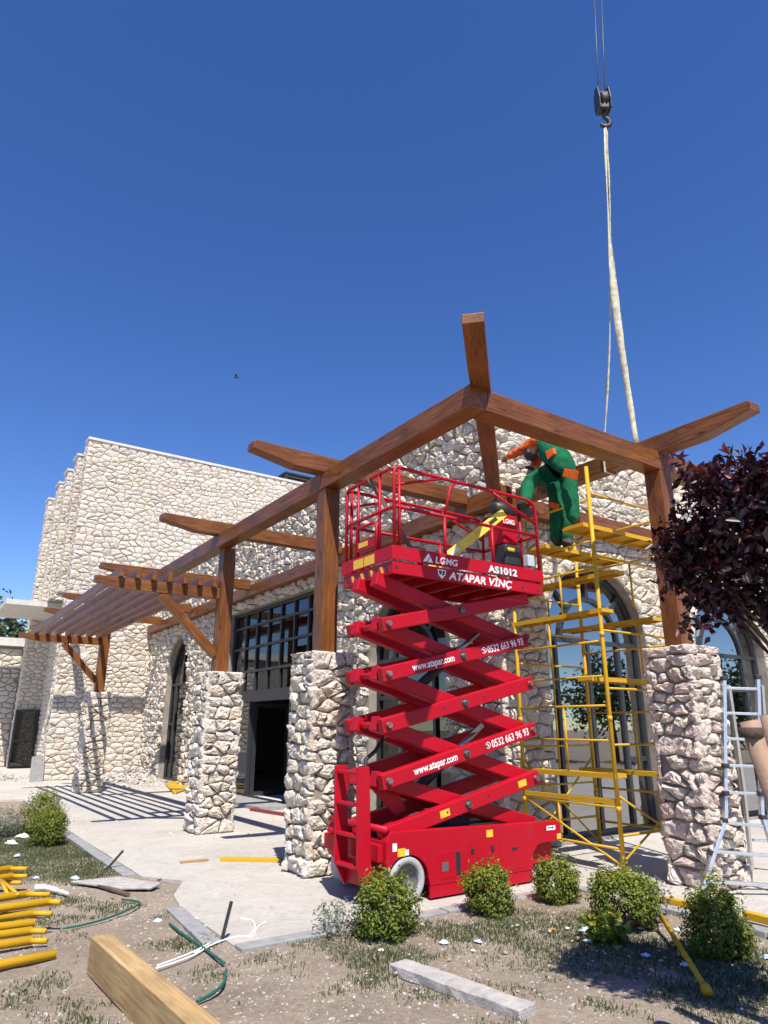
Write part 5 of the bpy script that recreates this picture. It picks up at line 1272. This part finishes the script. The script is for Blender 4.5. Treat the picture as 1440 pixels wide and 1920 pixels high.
lit = [(141, 1648, .07, LITTER, 'blue plastic scrap on the soil near the far rod'), (68, 1647, .05, LITTER, 'blue scrap behind the tube pile'), (33, 1605, .06, LITTER, 'pale blue scrap on the lawn below the shrubs'), (295, 1727, .05, LITTER, 'small blue scrap beside the straight green hose'), (368, 1787, .05, LITTER, 'blue wrapper lying on the white cables'),
       (1098, 1745, .07, LITTER, 'blue white scrap between two right hand shrubs'), (1037, 1743, .035, ORANGE, 'small orange scrap in the grass'), (1063, 1741, .035, LITTERW, 'small white scrap next to the orange one'), (1203, 1741, .04, LITTER, 'blue scrap near the top of the yellow prop'), (1270, 1744, .045, LITTERW, 'white scrap between prop and pointed shrub'),
       (1125, 1755, .03, LITTERW, 'tiny white scrap beside the blue white one'), (1212, 1792, .045, LITTER, 'greyish blue scrap in the tree shade'), (1284, 1810, .045, LITTER, 'blue scrap under the yellow prop'), (1438, 1796, .05, LITTER, 'blue scrap at the right of the pointed shrub'), (832, 1768, .05, LITTER, 'blue scrap above the loose kerb slab'), (897, 1766, .045, LITTER, 'light blue ball scrap below the middle shrub'),
       (887, 1783, .03, LITTERW, 'small pale scrap below the light blue ball'), (714, 1782, .03, LITTERW, 'small pale scrap left of the loose slab'), (42, 1570, .13, LITTERW, 'white sack lying beside the bright shrub'), (20, 1582, .12, LITTERW, 'flat white sack in the grass'), (367, 1724, .04, LITTERW, 'white lump lying on the near kerb stone'), (1100, 1765, .05, LITTERW, 'grey paper scrap in the crown shadow')]
for (px, py, s_, mt, lb) in lit: crumple(px, py, s_, mt, lb)
m = MB(); P_ = curve_pts([(66, 1664), (85, 1664), (108, 1670), (128, 1676)], .02); m.tube(P_, [.03]*6+[.026]*6+[.018]*6+[.008], 7); lone('white_rag', m, LITTERW, 'twisted white rag on the grass behind the tubes', 'rag', P_[0], None, 0, True)
# small bird
bd = atY(443, 708, 38); bird = thing('bird', 'small dark bird flying in the blue sky', 'bird', bd)
m = MB(); m.tube([(-.16, 0, .02), (-.06, 0, .0), (.06, 0, .0), (.15, 0, .03), (.19, 0, .03)], [.01, .045, .05, .035, .008], 8); m.build('body', HAIR, bird, True)
for sg in (-1, 1): m = MB(); m.add([(-.05, 0, .01), (.07, 0, .01), (.02, .04*sg, .20), (-.06, .22*sg, .16)], [(0, 1, 2, 3)]); m.build('wing', HAIR, bird)

# ------------------------------------------------------------------ grass, gravel, rubble (stuff)
def in_poly(x, y, P):
    c = np.zeros(len(x), bool); j = len(P)-1
    for i in range(len(P)):
        xi, yi = P[i]; xj, yj = P[j]; k = ((yi > y) != (yj > y)) & (x < (xj-xi)*(y-yi)/(yj-yi+1e-12)+xi); c ^= k; j = i
    return c
PW = [tuple(W(t, s)[:2]) for t, s in PAVE_TS]
rs = np.random.default_rng(17); n = 620000
x = rs.uniform(-7.5, 4.6, n); y = rs.uniform(2.6, 12.9, n)
dens = np.zeros(n)
for (px, py, r, a) in ((60, 1600, 1.9, 1.0), (30, 1560, 2.2, 1.0), (150, 1640, .7, .75), (10, 1620, 1.2, .9), (110, 1690, .45, .45), (130, 1750, .35, .5), (150, 1880, .42, .45), (40, 1860, .35, .4), (345, 1770, .34, .75), (400, 1815, .3, .6), (300, 1720, .2, .4),
                       (640, 1755, .45, .9), (720, 1790, .4, .9), (860, 1740, .45, .9), (980, 1725, .5, .95), (1080, 1745, .6, .9), (1000, 1770, .5, .75), (1200, 1780, .6, .85), (1300, 1800, .5, .8), (1400, 1840, .6, .8), (1150, 1800, .5, .7), (900, 1790, .4, .5), (1250, 1850, .4, .5), (980, 1850, .3, .45), (560, 1830, .2, .3), (780, 1860, .2, .3), (1220, 1905, .22, .35), (1390, 1790, .4, .8), (1090, 1720, .4, .9), (250, 1660, .3, .5), (200, 1700, .35, .55), (90, 1720, .4, .6), (60, 1840, .4, .5), (480, 1800, .35, .5), (620, 1850, .3, .45), (860, 1850, .35, .5), (1050, 1800, .5, .75), (1120, 1870, .4, .5), (1330, 1890, .4, .5), (700, 1830, .3, .5), (950, 1900, .25, .4)):
    c = G(px, py); dens = np.maximum(dens, a*np.clip(1.25-np.hypot(x-c.x, (y-c.y))/r, 0, 1))
fieldn = vnoise(x, y, 3.1, 9)*.55+vnoise(x, y, 9.0, 10)*.45
keep = (rs.random(n) < np.clip((dens*1.2+fieldn-.82)*2.2, 0, 1)*.9) & ~in_poly(x, y, PW)
x, y = x[keep], y[keep]; n = len(x); z = soil_h(x, y)
h = rs.uniform(.010, .036, n)*(.6+.8*vnoise(x, y, 2.0, 12)); a = rs.uniform(0, 6.283, n); wd = rs.uniform(.0025, .0055, n); le = rs.uniform(.1, .9, n)*h; a2 = rs.uniform(0, 6.283, n)
dx, dy = np.cos(a)*wd, np.sin(a)*wd; lx, ly = np.cos(a2)*le, np.sin(a2)*le
V = np.stack([np.stack([x-dx, y-dy, z-.004], 1), np.stack([x+dx, y+dy, z-.004], 1), np.stack([x+dx*.7+lx*.45, y+dy*.7+ly*.45, z+h*.62], 1), np.stack([x+lx, y+ly, z+h], 1)], 1).reshape(-1, 3)
b = np.arange(n)[:, None]*4; F = np.concatenate([b+np.array([[0, 1, 2]]), b+np.array([[0, 2, 3]])], 1).reshape(-1, 3)
grass = raw('grass', GRASSM, None, V, F, np.repeat(rs.beta(2, 3, n), 4)); tag(grass, 'patchy short dry grass and weeds on the soil', 'grass', None, 'stuff')
def chips(name, label, mat, x, y, z, s, seed, cat):
    r2 = np.random.default_rng(seed); n = len(x); base = np.array([[1, 0, -.3], [-.5, .85, -.3], [-.5, -.85, -.3], [.3, .5, .5], [-.6, 0, .45], [.35, -.55, .4]])
    V = base[None]*r2.uniform(.55, 1.3, (n, 6, 3)); an = r2.uniform(0, 6.28, n); c_, s_ = np.cos(an)[:, None], np.sin(an)[:, None]
    vx = V[..., 0]*c_-V[..., 1]*s_; vy = V[..., 0]*s_+V[..., 1]*c_
    V = np.stack([vx*s[:, None]+x[:, None], vy*s[:, None]*.8+y[:, None], V[..., 2]*s[:, None]*.7+z[:, None]+s[:, None]*.1], -1).reshape(-1, 3)
    b = np.arange(n)[:, None]*6; f = np.array([[0, 3, 5], [3, 4, 5], [0, 1, 3], [1, 4, 3], [1, 2, 4], [2, 5, 4], [2, 0, 5]])
    F = (b[:, :, None]+f[None]).reshape(-1, 3); o = raw(name, mat, None, V, F, np.repeat(r2.random(n), 6)); return tag(o, label, cat, None, 'stuff')
CHIP = mat_stone('chip_stone', [(0, (.42, .36, .30)), (.5, (.56, .51, .45)), (1, (.70, .67, .62))], (.56, .51, .46))
n = 26000; x = rs.uniform(-6, 4.5, n); y = 3.4+rs.random(n)**1.6*8.5; k = (vnoise(x, y, 2.2, 21)*.5+vnoise(x, y, 7, 22)*.5 > .42) & ~in_poly(x, y, PW); x, y = x[k], y[k]
chips('gravel', 'scattered pale stone chips on the soil', CHIP, x, y, soil_h(x, y), rs.uniform(.004, .013, len(x))*rs.choice([1, 1, 1, 1.6], len(x)), 31, 'gravel')
n = 5200; t = rs.uniform(-1.6, 6, n); s = rs.uniform(-4, 17, n); k = vnoise(t, s, 1.3, 23)*.6+vnoise(t, s, 5, 24)*.4 > .47; t, s = t[k], s[k]
# strips of rubble against the walls and pillars
tt = [t]; ss = [s]
for (t0, t1, s0, s1, nn) in ((TA-.55, TA-.05, 9.8, 17.3, 900), (.2, 3, 16.6, 17.4, 700), (-4, -.2, 18.5, 24.5, 1500), (-.12, .75, -.13, .75, 160), (-.02, .85, 3.65, 4.55, 200), (2.95, 3.9, -3.15, -2.2, 220), (TA-.5, TA-.05, .2, 6, 300)): tt.append(rs.uniform(t0, t1, nn)); ss.append(rs.uniform(s0, s1, nn))
t = np.concatenate(tt); s = np.concatenate(ss); x = OX+t*BX-s*BY; y = OY+t*BY+s*BX
chips('rubble_crumbs', 'building crumbs and stone dust strewn over the terrace', CHIP, x, y, np.zeros(len(x)), rs.uniform(.004, .012, len(x))*rs.choice([1, 1, 1.4, 2.6], len(x)), 32, 'rubble')
def heap(t0, t1, s0, s1, hgt, seed, label):
    r2 = np.random.default_rng(seed); n = 420; t = r2.normal((t0+t1)/2, (t1-t0)/4, n); s = r2.normal((s0+s1)/2, (s1-s0)/4, n)
    e = np.exp(-(((t-(t0+t1)/2)/(t1-t0)*2.4)**2+((s-(s0+s1)/2)/(s1-s0)*2.4)**2)); z = e*hgt*r2.random(n); x = OX+t*BX-s*BY; y = OY+t*BY+s*BX
    chips('rubble_heap', label, CHIP, x, y, z, r2.uniform(.03, .085, n), seed+1, 'rubble')
heap(1.6, 3.0, 13.2, 17.2, .35, 71, 'low heap of stone offcuts under the arched side window')
heap(-2.6, -.1, 17.6, 20.4, .28, 73, 'low heap of stone offcuts before the side door')
